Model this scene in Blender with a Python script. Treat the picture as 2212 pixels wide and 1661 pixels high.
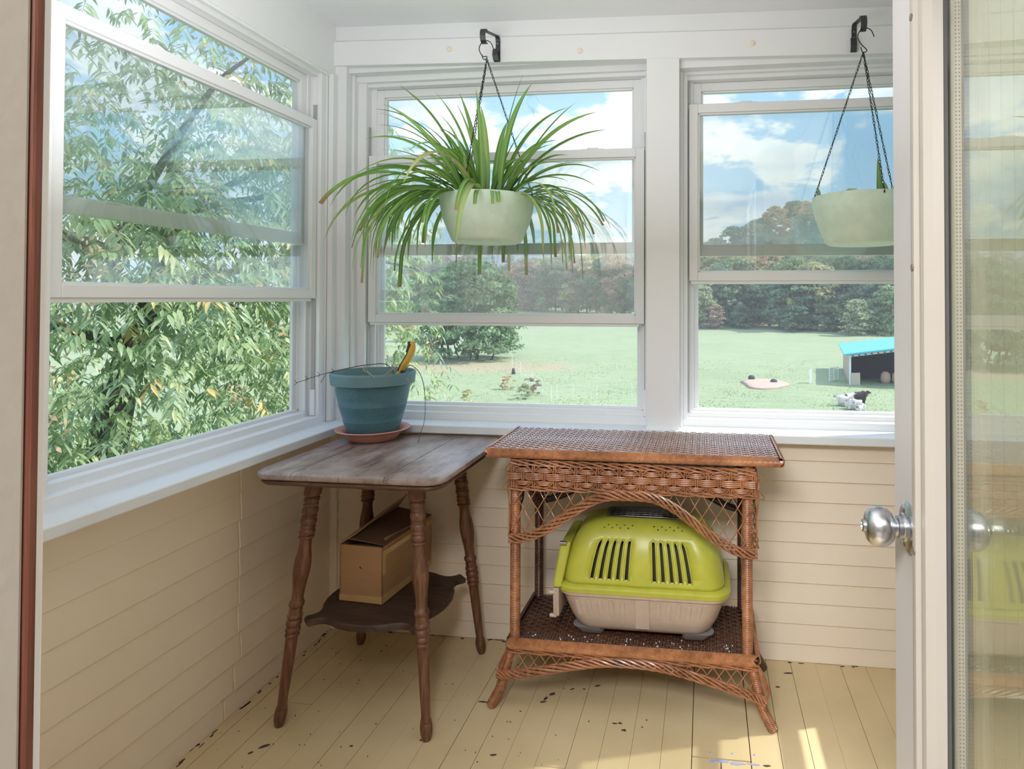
import bpy, bmesh, math, random
import numpy as np
from mathutils import Matrix, Vector
PI = math.pi
rnd = random.Random(7)
for o in list(bpy.data.objects):
    bpy.data.objects.remove(o, do_unlink=True)
scene = bpy.context.scene
COL = scene.collection

# ------------------------------------------------------------------ camera
H = 1.30
W_PX, H_PX = 2212.0, 1661.0
F_PX, CX, CY = 1396.78, 1336.91, 622.84
yaw, pit, rol = [math.radians(a) for a in (-7.61314, 0.92211, 0.1)]
fwd = Vector((math.sin(yaw) * math.cos(pit), math.cos(yaw) * math.cos(pit), math.sin(pit)))
rgt = Vector((math.cos(yaw), -math.sin(yaw), 0))
up = rgt.cross(fwd)
r2 = rgt * math.cos(rol) + up * math.sin(rol)
u2 = -rgt * math.sin(rol) + up * math.cos(rol)
cam_d = bpy.data.cameras.new('camera')
cam = bpy.data.objects.new('camera', cam_d)
COL.objects.link(cam)
cam.matrix_world = Matrix(((r2.x, u2.x, -fwd.x, 0), (r2.y, u2.y, -fwd.y, 0), (r2.z, u2.z, -fwd.z, H), (0, 0, 0, 1)))
cam_d.sensor_fit = 'HORIZONTAL'
cam_d.sensor_width = 36.0
cam_d.lens = F_PX / W_PX * 36.0
cam_d.shift_x = (W_PX / 2 - CX) / W_PX
cam_d.shift_y = (CY - H_PX / 2) / W_PX
cam_d.clip_start, cam_d.clip_end = 0.02, 5000
scene.camera = cam

# ------------------------------------------------------------------ light and view
scene.view_settings.view_transform = 'Standard'
scene.view_settings.look = 'None'
scene.view_settings.gamma = 1.0
scene.view_settings.exposure = 0.45
scene.view_settings.use_curve_mapping = False
scene.cycles.use_denoising = True
scene.cycles.max_bounces = 14
scene.cycles.diffuse_bounces = 6
scene.cycles.glossy_bounces = 4
scene.cycles.transparent_max_bounces = 24
scene.cycles.caustics_reflective = False
scene.cycles.caustics_refractive = False
scene.cycles.sample_clamp_indirect = 6.0

SKY_GAIN = 1.12
world = bpy.data.worlds.new('sky')
scene.world = world
world.use_nodes = True
wt = world.node_tree
wt.nodes.clear()
def wn(t, **k):
    n = wt.nodes.new(t)
    for a, b in k.items():
        setattr(n, a, b)
    return n
def wl(a, b):
    wt.links.new(a, b)
def wmath(op, a, b=None, clamp=False):
    n = wn('ShaderNodeMath', operation=op, use_clamp=clamp)
    for i, v in enumerate((a, b)):
        if v is None:
            continue
        if isinstance(v, (int, float)):
            n.inputs[i].default_value = v
        else:
            wl(v, n.inputs[i])
    return n.outputs[0]
tc = wn('ShaderNodeTexCoord')
sep = wn('ShaderNodeSeparateXYZ')
wl(tc.outputs['Generated'], sep.inputs[0])
zc = wmath('MAXIMUM', sep.outputs[2], 0.0)
ramp = wn('ShaderNodeValToRGB')
wl(zc, ramp.inputs[0])
e = ramp.color_ramp.elements
e[0].position, e[0].color = 0.0, (0.55, 0.74, 0.97, 1)
e[1].position, e[1].color = 1.0, (0.10, 0.30, 0.80, 1)
m_ = e.new(0.16); m_.color = (0.37, 0.64, 0.95, 1)
m_ = e.new(0.42); m_.color = (0.27, 0.55, 0.95, 1)
# cloud layer seen in perspective: project the direction on a plane overhead
den = wmath('ADD', zc, 0.16)
px_ = wmath('DIVIDE', sep.outputs[0], den)
py_ = wmath('DIVIDE', sep.outputs[1], den)
comb = wn('ShaderNodeCombineXYZ')
wl(px_, comb.inputs[0]); wl(py_, comb.inputs[1])
mapn = wn('ShaderNodeMapping')
mapn.inputs['Location'].default_value = (3.1, 1.7, 0.4)
mapn.inputs['Scale'].default_value = (1.25, 0.95, 1)
wl(comb.outputs[0], mapn.inputs[0])
n1 = wn('ShaderNodeTexNoise')
n1.inputs['Scale'].default_value = 1.9
n1.inputs['Detail'].default_value = 9
n1.inputs['Roughness'].default_value = 0.60
wl(mapn.outputs[0], n1.inputs['Vector'])
cr = wn('ShaderNodeValToRGB')
wl(n1.outputs[0], cr.inputs[0])
cr.color_ramp.elements[0].position = 0.46
cr.color_ramp.elements[1].position = 0.52
n2 = wn('ShaderNodeTexNoise')
n2.inputs['Scale'].default_value = 2.1
n2.inputs['Detail'].default_value = 5
mp2 = wn('ShaderNodeMapping')
mp2.inputs['Location'].default_value = (8.3, 2.2, 1.0)
wl(comb.outputs[0], mp2.inputs[0]); wl(mp2.outputs[0], n2.inputs['Vector'])
cr2 = wn('ShaderNodeValToRGB')
wl(n2.outputs[0], cr2.inputs[0])
q = cr2.color_ramp.elements
q[0].position, q[0].color = 0.38, (1.12, 1.12, 1.13, 1)
q[1].position, q[1].color = 0.68, (0.60, 0.72, 0.94, 1)
mixc = wn('ShaderNodeMix', data_type='RGBA')
wl(cr.outputs[0], mixc.inputs['Factor'])
wl(ramp.outputs[0], mixc.inputs['A']); wl(cr2.outputs[0], mixc.inputs['B'])
# ground colour under the horizon
below = wmath('LESS_THAN', sep.outputs[2], -0.005)
mixg = wn('ShaderNodeMix', data_type='RGBA')
wl(below, mixg.inputs['Factor'])
wl(mixc.outputs['Result'], mixg.inputs['A'])
mixg.inputs['B'].default_value = (0.22, 0.30, 0.18, 1)
bg = wn('ShaderNodeBackground')
bg.inputs['Strength'].default_value = SKY_GAIN
wl(mixg.outputs['Result'], bg.inputs['Color'])
wo = wn('ShaderNodeOutputWorld')
wl(bg.outputs[0], wo.inputs['Surface'])

sun_d = bpy.data.lights.new('sun', 'SUN')
sun_d.energy = 3.7
sun_d.color = (1.0, 0.93, 0.82)
sun_d.angle = math.radians(0.53)
sun = bpy.data.objects.new('sun', sun_d)
COL.objects.link(sun)
SUN_DIR = Vector((-1, -0.335, -1.045)).normalized()      # the way the light travels
sun.rotation_euler = SUN_DIR.to_track_quat('-Z', 'Y').to_euler()
sun.location = (8, 5, 12)

def area(name, loc, rot, sx, sy, power, col):
    d = bpy.data.lights.new(name, 'AREA')
    d.shape = 'RECTANGLE'; d.size = sx; d.size_y = sy; d.energy = power; d.color = col
    o = bpy.data.objects.new(name, d)
    COL.objects.link(o)
    o.location = loc; o.rotation_euler = rot
    return o
area('room_fill_light', (-0.75, -0.95, 2.43), (0, 0, 0), 1.8, 1.1, 205.0, (0.97, 0.98, 1.0))  # unseen fill light added behind the doorway to brighten the porch
# unseen fill light, added to brighten the porch by way of its ceiling
area('bounce_fill_light', (-0.62, 0.95, 1.50), (PI, 0, 0), 1.0, 0.9, 14.5, (0.92, 0.95, 1.0))

# ------------------------------------------------------------------ materials
MATS = {}
class NT:
    def __init__(s, name):
        s.m = bpy.data.materials.new(name)
        s.m.use_nodes = True
        s.t = s.m.node_tree
        s.b = s.t.nodes['Principled BSDF']
        s.out = s.t.nodes['Material Output']
    def n(s, t, **k):
        x = s.t.nodes.new(t)
        for a, b in k.items():
            setattr(x, a, b)
        return x
    def l(s, a, b):
        s.t.links.new(a, b)
    def coord(s, scale=(1, 1, 1), kind='Object', rot=(0, 0, 0)):
        c = s.n('ShaderNodeTexCoord')
        mp = s.n('ShaderNodeMapping')
        mp.inputs['Scale'].default_value = scale
        mp.inputs['Rotation'].default_value = rot
        s.l(c.outputs[kind], mp.inputs[0])
        return mp.outputs[0]
    def noise(s, vec, scale, detail=4, rough=0.55, dist=0):
        x = s.n('ShaderNodeTexNoise')
        x.inputs['Scale'].default_value = scale
        x.inputs['Detail'].default_value = detail
        x.inputs['Roughness'].default_value = rough
        x.inputs['Distortion'].default_value = dist
        s.l(vec, x.inputs['Vector'])
        return x.outputs[0]
    def ramp(s, fac, stops):
        x = s.n('ShaderNodeValToRGB')
        el = x.color_ramp.elements
        el[0].position, el[0].color = stops[0][0], (*stops[0][1], 1)
        el[1].position, el[1].color = stops[-1][0], (*stops[-1][1], 1)
        for p, c in stops[1:-1]:
            y = el.new(p); y.color = (*c, 1)
        s.l(fac, x.inputs[0])
        return x.outputs[0]
    def mix(s, fac, a, b, mode='MIX'):
        x = s.n('ShaderNodeMix', data_type='RGBA', blend_type=mode)
        for k, v in (('Factor', fac), ('A', a), ('B', b)):
            if isinstance(v, (int, float)):
                x.inputs[k].default_value = v
            elif isinstance(v, tuple):
                x.inputs[k].default_value = (*v, 1)
            else:
                s.l(v, x.inputs[k])
        return x.outputs['Result']
    def bump(s, h, strength, dist=0.01):
        x = s.n('ShaderNodeBump')
        x.inputs['Strength'].default_value = strength
        x.inputs['Distance'].default_value = dist
        s.l(h, x.inputs['Height'])
        s.l(x.outputs[0], s.b.inputs['Normal'])
    def base(s, c):
        if isinstance(c, tuple):
            s.b.inputs['Base Color'].default_value = (*c, 1)
        else:
            s.l(c, s.b.inputs['Base Color'])
    def p(s, **k):
        for a, v in k.items():
            s.b.inputs[a.replace('_', ' ')].default_value = v

def paint(name, c, rough=0.55, var=0.05, scale=3, bump=0.12, dirt=None):
    t = NT(name)
    v = t.coord()
    f = t.noise(v, scale, 5)
    lo = tuple(max(0, x * (1 - var)) for x in c); hi = tuple(min(1, x * (1 + var)) for x in c)
    col = t.ramp(f, [(0.3, lo), (0.7, hi)])
    if dirt:
        d = t.noise(v, 9, 8, 0.7)
        m = t.ramp(d, [(0.60, (0, 0, 0)), (0.74, (1, 1, 1))])
        col = t.mix(m, col, dirt)
    t.base(col)
    t.p(Roughness=rough)
    f2 = t.noise(v, 60, 3)
    t.bump(f2, bump, 0.002)
    MATS[name] = t.m
    return t.m

def plain(name, c, rough=0.5, metal=0.0, **k):
    t = NT(name)
    v = t.coord()
    f = t.noise(v, 25, 4)
    t.base(t.ramp(f, [(0.3, tuple(x * 0.93 for x in c)), (0.7, tuple(min(1, x * 1.06) for x in c))]))
    t.p(Roughness=rough, Metallic=metal, **k)
    MATS[name] = t.m
    return t.m

paint('white_paint', (0.80, 0.81, 0.83), 0.45, 0.02, 2.5, 0.10)
paint('white_wall', (0.79, 0.80, 0.82), 0.6, 0.02, 1.5, 0.10)
paint('vinyl', (0.82, 0.83, 0.85), 0.35, 0.015, 2, 0.02)
paint('sill_paint', (0.74, 0.77, 0.80), 0.4, 0.04, 5, 0.15, dirt=(0.60, 0.62, 0.62))
paint('clapboard_paint', (0.81, 0.71, 0.585), 0.5, 0.03, 2.0, 0.2)
paint('beadboard_paint', (0.80, 0.72, 0.55), 0.5, 0.03, 2.0, 0.1)
plain('room_wall', (0.24, 0.21, 0.19), 0.8)
paint('jamb_paint', (0.44, 0.405, 0.36), 0.6, 0.05, 4, 0.2)
paint('door_paint', (0.47, 0.445, 0.43), 0.42, 0.03, 3, 0.08)
paint('door_trim', (0.36, 0.325, 0.28), 0.42, 0.03, 3, 0.05)
plain('track_grey', (0.42, 0.42, 0.42), 0.5)
plain('gasket', (0.06, 0.06, 0.055), 0.7)
plain('black_iron', (0.075, 0.075, 0.085), 0.45, 0.7)
plain('wire', (0.03, 0.03, 0.035), 0.45, 0.6)
plain('mint_plastic', (0.66, 0.80, 0.68), 0.45)
plain('soil', (0.07, 0.05, 0.035), 0.95)
plain('taupe_plastic', (0.50, 0.40, 0.34), 0.45)
plain('taupe_dark', (0.26, 0.24, 0.23), 0.5)
plain('lime_plastic', (0.44, 0.45, 0.055), 0.35)
plain('inner_shade', (0.05, 0.045, 0.035), 0.8)  # near-black colour that puts shade into holes and interiors
plain('steel_wire', (0.35, 0.35, 0.35), 0.3, 0.9)
plain('terracotta_plastic', (0.62, 0.30, 0.22), 0.5)
plain('rubber_yellow', (0.72, 0.42, 0.06), 0.45)
plain('rubber_black', (0.03, 0.03, 0.03), 0.5)
plain('blue_hose', (0.15, 0.55, 0.75), 0.4)
plain('twig', (0.10, 0.065, 0.05), 0.8)
plain('straw', (0.42, 0.36, 0.28), 0.8)
plain('nickel', (0.56, 0.57, 0.60), 0.26, 1.0)
plain('spacer', (0.50, 0.45, 0.36), 0.5, 0.2)
plain('plug', (0.16, 0.12, 0.09), 0.6)
plain('tape', (0.55, 0.36, 0.16), 0.2)
plain('shed_roof', (0.10, 0.52, 0.66), 0.4)
plain('shed_wood', (0.58, 0.50, 0.40), 0.8)
plain('shed_white', (0.78, 0.80, 0.84), 0.5)
plain('shed_dark', (0.10, 0.08, 0.09), 0.9)
plain('gate_metal', (0.78, 0.84, 0.86), 0.4)
plain('wool', (0.72, 0.68, 0.66), 0.95)
plain('dark_wool', (0.07, 0.055, 0.06), 0.95)
plain('sheep_face', (0.42, 0.38, 0.38), 0.9)
plain('fence_post', (0.80, 0.86, 0.90), 0.5)
plain('rock', (0.10, 0.10, 0.11), 0.9)

def m_floor():
    t = NT('floor_paint')
    v = t.coord()
    a = t.noise(v, 3.0, 6)
    col = t.ramp(a, [(0.3, (0.60, 0.47, 0.27)), (0.7, (0.70, 0.565, 0.345))])
    s1 = t.noise(v, 45, 6, 0.75)
    sp = t.ramp(s1, [(0.66, (0, 0, 0)), (0.72, (1, 1, 1))])
    big = t.noise(v, 2.3, 3)
    bm = t.ramp(big, [(0.48, (0.02, 0.02, 0.02)), (0.62, (0.85, 0.85, 0.85))])
    msk = t.mix(1.0, sp, bm, 'MULTIPLY')
    col = t.mix(msk, col, (0.20, 0.14, 0.08))
    t.base(col)
    t.p(Roughness=0.5)
    t.bump(t.noise(v, 80, 4), 0.12, 0.002)
    MATS['floor_paint'] = t.m
m_floor()
plain('floor_gap', (0.20, 0.15, 0.09), 0.95)
plain('dirt_spot', (0.07, 0.05, 0.04), 0.9)
plain('blue_paint', (0.35, 0.40, 0.62), 0.6)

def wood(name, dark, mid, light, scale=(9, 1.2, 9), rough=0.5, worn_sheen=None):
    t = NT(name)
    v = t.coord(scale)
    a = t.noise(v, 6, 8, 0.62, 0.6)
    col = t.ramp(a, [(0.28, dark), (0.5, mid), (0.72, light)])
    if worn_sheen:
        w = t.noise(t.coord((3, 1.2, 3)), 5, 6, 0.65)
        mk = t.ramp(w, [(0.36, (0, 0, 0)), (0.62, (0.85, 0.85, 0.85))])
        col = t.mix(mk, col, worn_sheen)
    t.base(col)
    t.p(Roughness=rough)
    t.bump(a, 0.18, 0.003)
    MATS[name] = t.m
wood('oak_top', (0.09, 0.05, 0.035), (0.17, 0.11, 0.085), (0.29, 0.21, 0.175), (14, 1.0, 14), 0.33, worn_sheen=(0.40, 0.335, 0.315))  # grey wear on the top, with reflected sheen put into its colour
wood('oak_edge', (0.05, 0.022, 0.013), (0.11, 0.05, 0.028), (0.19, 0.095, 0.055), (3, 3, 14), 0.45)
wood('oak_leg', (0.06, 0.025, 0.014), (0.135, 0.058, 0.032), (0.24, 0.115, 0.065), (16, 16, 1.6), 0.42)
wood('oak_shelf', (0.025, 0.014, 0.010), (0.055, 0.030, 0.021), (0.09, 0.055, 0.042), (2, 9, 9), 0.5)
wood('stained_strip', (0.055, 0.014, 0.007), (0.12, 0.035, 0.018), (0.17, 0.06, 0.035), (30, 30, 1.2), 0.5)
wood('bark', (0.05, 0.045, 0.04), (0.12, 0.105, 0.095), (0.22, 0.20, 0.18), (3, 3, 0.8), 0.9)

def wicker(name, dark, mid, light, rough=0.34):
    t = NT(name)
    v = t.coord((1, 1, 1))
    a = t.noise(v, 55, 5, 0.6)
    b = t.noise(v, 7, 3, 0.5)
    c = t.mix(0.5, t.ramp(a, [(0.3, dark), (0.5, mid), (0.72, light)]), t.ramp(b, [(0.35, dark), (0.6, mid), (0.75, light)]))
    t.base(c)
    t.p(Roughness=rough)
    t.b.inputs['Coat Weight'].default_value = 0.35
    t.b.inputs['Coat Roughness'].default_value = 0.22
    MATS[name] = t.m
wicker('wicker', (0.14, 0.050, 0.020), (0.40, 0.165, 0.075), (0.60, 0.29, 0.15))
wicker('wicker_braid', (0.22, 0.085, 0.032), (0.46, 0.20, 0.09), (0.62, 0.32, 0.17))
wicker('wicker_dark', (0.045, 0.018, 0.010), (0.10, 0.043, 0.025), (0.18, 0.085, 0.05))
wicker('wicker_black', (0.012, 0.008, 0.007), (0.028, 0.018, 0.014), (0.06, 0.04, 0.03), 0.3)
wicker('wicker_top', (0.20, 0.09, 0.06), (0.33, 0.165, 0.11), (0.44, 0.25, 0.17), 0.2)
MATS['wicker_top'].node_tree.nodes['Principled BSDF'].inputs['Coat Weight'].default_value = 1.0
MATS['wicker_top'].node_tree.nodes['Principled BSDF'].inputs['Coat Roughness'].default_value = 0.12

def cardboard():
    t = NT('cardboard')
    v = t.coord((1, 1, 60))
    a = t.noise(v, 4, 4)
    b = t.noise(t.coord(), 5, 5)
    c = t.mix(0.5, t.ramp(a, [(0.3, (0.34, 0.19, 0.09)), (0.7, (0.40, 0.235, 0.12))]), t.ramp(b, [(0.3, (0.33, 0.185, 0.09)), (0.7, (0.43, 0.26, 0.14))]))
    t.base(c); t.p(Roughness=0.75)
    MATS['cardboard'] = t.m
cardboard()
plain('cardboard_inner', (0.16, 0.085, 0.05), 0.85)

def blue_pot():
    t = NT('blue_plastic')
    v = t.coord()
    a = t.noise(t.coord((1, 1, 4)), 6, 5)
    col = t.ramp(a, [(0.35, (0.05, 0.135, 0.17)), (0.7, (0.08, 0.19, 0.23))])
    s = t.noise(v, 260, 2)
    sp = t.ramp(s, [(0.55, (0, 0, 0)), (0.8, (1, 1, 1))])
    col = t.mix(sp, col, (0.16, 0.27, 0.30))
    t.base(col)
    t.p(Roughness=0.42)
    MATS['blue_plastic'] = t.m
blue_pot()
plain('blue_rim', (0.13, 0.24, 0.27), 0.5)

def leaf_mat(name, trans=0.35, rough=0.45, attr='Col'):
    t = NT(name)
    a = t.n('ShaderNodeAttribute', attribute_name=attr)
    t.base(a.outputs['Color'])
    t.p(Roughness=rough)
    tr = t.n('ShaderNodeBsdfTranslucent')
    t.l(a.outputs['Color'], tr.inputs['Color'])
    mx = t.n('ShaderNodeMixShader')
    mx.inputs[0].default_value = trans
    t.l(t.b.outputs[0], mx.inputs[1]); t.l(tr.outputs[0], mx.inputs[2])
    t.l(mx.outputs[0], t.out.inputs['Surface'])
    MATS[name] = t.m
leaf_mat('leaf_near', 0.32, 0.4)
leaf_mat('leaf_far', 0.42, 0.8)
leaf_mat('blade', 0.30, 0.38)

def glass(name, tint=(0.97, 0.985, 0.98), veil=0.03, ior=1.5):
    t = NT(name)
    t.t.nodes.remove(t.b)
    g = t.n('ShaderNodeNewGeometry')
    mul = t.n('ShaderNodeMath', operation='MULTIPLY_ADD')
    t.l(g.outputs['Backfacing'], mul.inputs[0])
    mul.inputs[1].default_value = 1.0 / ior - ior
    mul.inputs[2].default_value = ior
    fr = t.n('ShaderNodeFresnel')
    t.l(mul.outputs[0], fr.inputs['IOR'])
    tr = t.n('ShaderNodeBsdfTransparent'); tr.inputs[0].default_value = (*tint, 1)
    gl = t.n('ShaderNodeBsdfGlossy'); gl.inputs['Roughness'].default_value = 0.0
    gl.inputs['Color'].default_value = (0.96, 0.98, 1, 1)
    m1 = t.n('ShaderNodeMixShader')
    t.l(fr.outputs[0], m1.inputs[0]); t.l(tr.outputs[0], m1.inputs[1]); t.l(gl.outputs[0], m1.inputs[2])
    df = t.n('ShaderNodeBsdfDiffuse'); df.inputs[0].default_value = (0.85, 0.88, 0.9, 1)
    tl = t.n('ShaderNodeBsdfTranslucent'); tl.inputs[0].default_value = (0.85, 0.88, 0.9, 1)
    ad = t.n('ShaderNodeMixShader'); ad.inputs[0].default_value = 0.5
    t.l(df.outputs[0], ad.inputs[1]); t.l(tl.outputs[0], ad.inputs[2])
    nz = t.noise(t.coord(), 4, 5)
    dm = t.n('ShaderNodeMath', operation='MULTIPLY'); dm.inputs[1].default_value = veil * 2  # whitish veil mixed into the glass to haze the view through it
    t.l(nz, dm.inputs[0])
    m2 = t.n('ShaderNodeMixShader')
    t.l(dm.outputs[0], m2.inputs[0]); t.l(m1.outputs[0], m2.inputs[1]); t.l(ad.outputs[0], m2.inputs[2])
    t.l(m2.outputs[0], t.out.inputs['Surface'])
    MATS[name] = t.m
glass('window_glass', veil=0.020, ior=1.68)
glass('door_glass', tint=(0.96, 0.975, 0.94), veil=0.012, ior=1.55)

def grass():
    t = NT('grass_field')
    v = t.coord()
    a = t.noise(v, 0.09, 6, 0.6)
    b = t.noise(t.coord((0.5, 1.5, 1)), 0.9, 6, 0.75)
    c1 = t.ramp(a, [(0.3, (0.27, 0.36, 0.20)), (0.55, (0.33, 0.42, 0.24)), (0.75, (0.40, 0.44, 0.28))])
    c2 = t.ramp(b, [(0.3, (0.21, 0.31, 0.16)), (0.7, (0.41, 0.48, 0.32))])
    col = t.mix(0.5, c1, c2)
    # mown, browner strip beside the round tree
    cd = t.n('ShaderNodeTexCoord')
    mp = t.n('ShaderNodeMapping')
    mp.inputs['Location'].default_value = (24 / 12, -66 / 6.5, 0)
    mp.inputs['Scale'].default_value = (1 / 12, 1 / 6.5, 0)
    t.l(cd.outputs['Object'], mp.inputs[0])
    ln = t.n('ShaderNodeVectorMath', operation='LENGTH')
    t.l(mp.outputs[0], ln.inputs[0])
    mk = t.ramp(ln.outputs['Value'], [(0.75, (0.85, 0.85, 0.85)), (1.0, (0, 0, 0))])
    col = t.mix(mk, col, (0.42, 0.37, 0.24))
    t.base(col); t.p(Roughness=0.9)
    t.bump(b, 0.6, 0.25)
    MATS['grass_field'] = t.m
grass()
paint('sand', (0.60, 0.41, 0.33), 0.9, 0.12, 1.2, 0.4)
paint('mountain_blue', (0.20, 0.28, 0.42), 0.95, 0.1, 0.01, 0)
paint('hill_ground', (0.16, 0.22, 0.12), 0.95, 0.2, 0.05, 0)

# ------------------------------------------------------------------ mesh helpers
class MB:
    """collects verts and faces, optional corner map"""
    def __init__(s, mp=None):
        s.v, s.f, s.mp, s.c = [], [], mp, []
    def pt(s, p):
        s.v.append(tuple(s.mp(*p)) if s.mp else tuple(p))
        return len(s.v) - 1
    def box(s, x0, x1, y0, y1, z0, z1):
        i = [s.pt(p) for p in ((x0, y0, z0), (x1, y0, z0), (x1, y1, z0), (x0, y1, z0), (x0, y0, z1), (x1, y0, z1), (x1, y1, z1), (x0, y1, z1))]
        for f in ((0, 3, 2, 1), (4, 5, 6, 7), (0, 1, 5, 4), (1, 2, 6, 5), (2, 3, 7, 6), (3, 0, 4, 7)):
            s.f.append([i[k] for k in f])
    def hexa(s, pts):
        i = [s.pt(p) for p in pts]
        for f in ((0, 3, 2, 1), (4, 5, 6, 7), (0, 1, 5, 4), (1, 2, 6, 5), (2, 3, 7, 6), (3, 0, 4, 7)):
            s.f.append([i[k] for k in f])
    def prism(s, poly, a, b, ax='y'):
        """poly of 2D points swept from a to b along an axis"""
        def P(p, t):
            return {'y': (p[0], t, p[1]), 'x': (t, p[0], p[1]), 'z': (p[0], p[1], t)}[ax]
        A = [s.pt(P(p, a)) for p in poly]; B = [s.pt(P(p, b)) for p in poly]
        n = len(poly)
        s.f.append(A[::-1]); s.f.append(B)
        for k in range(n):
            s.f.append([A[k], A[(k + 1) % n], B[(k + 1) % n], B[k]])
    def rings(s, rings, closed_ring=True, caps=True, loop=False):
        ids = [[s.pt(p) for p in r] for r in rings]
        n = len(ids[0]); m = len(ids)
        for k in range(m if loop else m - 1):
            a, b = ids[k], ids[(k + 1) % m]
            for j in range(n if closed_ring else n - 1):
                s.f.append([a[j], a[(j + 1) % n], b[(j + 1) % n], b[j]])
        if caps and closed_ring and not loop:
            s.f.append(ids[0][::-1]); s.f.append(ids[-1])
        return ids
    def tube(s, pts, r, sides=5, loop=False, caps=True, flat=1.0, upv=None):
        P = [Vector(p) for p in pts]
        n = len(P)
        R = r if isinstance(r, (list, tuple)) else [r] * n
        rs = []
        prev = None
        for k in range(n):
            if loop:
                t = P[(k + 1) % n] - P[k - 1]
            else:
                t = P[min(k + 1, n - 1)] - P[max(k - 1, 0)]
            if t.length < 1e-9:
                t = Vector((0, 0, 1))
            t.normalize()
            if upv is not None:
                a = Vector(upv) - t * t.dot(Vector(upv))
            elif prev is None:
                w = Vector((0, 0, 1)) if abs(t.z) < 0.9 else Vector((1, 0, 0))
                a = w - t * t.dot(w)
            else:
                a = prev - t * t.dot(prev)
            a.normalize(); prev = a
            b = t.cross(a)
            rs.append([tuple(P[k] + a * (R[k] * flat * math.cos(2 * PI * j / sides + PI / sides)) + b * (R[k] * math.sin(2 * PI * j / sides + PI / sides))) for j in range(sides)])
        s.rings(rs, True, caps and not loop, loop)
    def lathe(s, prof, c=(0, 0, 0), segs=24, axis=None, caps=True):
        """prof: list of (r, z) ; axis: optional list of centre points per z"""
        rs = []
        for k, (r, z) in enumerate(prof):
            o = axis(z) if axis else (c[0], c[1], c[2] + z)
            rs.append([(o[0] + r * math.cos(2 * PI * j / segs), o[1] + r * math.sin(2 * PI * j / segs), o[2]) for j in range(segs)])
        s.rings(rs, True, caps)
    def build(s, name, mat=None, parent=None, smooth=False, recalc=True, cols=None, angle=None):
        me = bpy.data.meshes.new(name)
        me.from_pydata(s.v, [], s.f)
        if recalc:
            bm = bmesh.new(); bm.from_mesh(me)
            bmesh.ops.recalc_face_normals(bm, faces=bm.faces)
            bm.to_mesh(me); bm.free()
        if mat:
            me.materials.append(MATS[mat])
        if smooth:
            me.polygons.foreach_set('use_smooth', [True] * len(me.polygons))
            if angle:
                me.set_sharp_from_angle(angle=math.radians(angle))
        o = bpy.data.objects.new(name, me)
        COL.objects.link(o)
        if parent is not None:
            o.parent = parent
            o.matrix_parent_inverse = parent.matrix_basis.inverted()
        return o

def thing(name, label, cat, loc=(0, 0, 0), group=None):
    o = bpy.data.objects.new(name, None)
    COL.objects.link(o)
    o.location = loc
    o.empty_display_size = 0.05
    o['label'] = label; o['category'] = cat
    if group:
        o['group'] = group
    return o
def tag(o, label=None, cat=None, group=None, kind=None):
    if label: o['label'] = label
    if cat: o['category'] = cat
    if group: o['group'] = group
    if kind: o['kind'] = kind
    return o
def struct(o, label=None, cat=None):
    o['kind'] = 'structure'
    if label: o['label'] = label
    if cat: o['category'] = cat
    return o
def bevel(o, w, seg=2, ang=30):
    m = o.modifiers.new('bevel', 'BEVEL')
    m.width = w; m.segments = seg; m.limit_method = 'ANGLE'; m.angle_limit = math.radians(ang)
    m.harden_normals = False
    return o
def copy_tree(root):
    r = root.copy(); COL.objects.link(r)
    for ch in list(root.children):
        c = ch.copy(); COL.objects.link(c); c.parent = r
        for g in ch.children:
            d = g.copy(); COL.objects.link(d); d.parent = c
    return r
def mesh_np(name, V, F, mat, cols=None, parent=None, smooth=False):
    """V (n,3), F (m,k) numpy; cols (n,3)"""
    me = bpy.data.meshes.new(name)
    n, (m, k) = len(V), F.shape
    me.vertices.add(n); me.vertices.foreach_set('co', V.astype(np.float32).ravel())
    me.loops.add(m * k); me.loops.foreach_set('vertex_index', F.astype(np.int32).ravel())
    me.polygons.add(m)
    me.polygons.foreach_set('loop_start', np.arange(0, m * k, k, dtype=np.int32))
    me.update(calc_edges=True)
    if cols is not None:
        ca = me.color_attributes.new('Col', 'FLOAT_COLOR', 'POINT')
        c4 = np.ones((n, 4), np.float32); c4[:, :3] = cols
        ca.data.foreach_set('color', c4.ravel())
    me.materials.append(MATS[mat])
    if smooth:
        me.polygons.foreach_set('use_smooth', [True] * m)
    me.validate()
    o = bpy.data.objects.new(name, me)
    COL.objects.link(o)
    if parent is not None:
        o.parent = parent
        o.matrix_parent_inverse = parent.matrix_basis.inverted()
    return o

# ------------------------------------------------------------------ room shell
XL, XR, YB = -1.47, 1.19, 2.41          # inner faces of the siding
Z_SILL = 0.818
ZC_L, ZC_R = 2.385, 2.335               # the old ceiling runs down to the right
def zc_at(x):
    return ZC_L + (ZC_R - ZC_L) * (x - XL) / (XR - XL)

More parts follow.
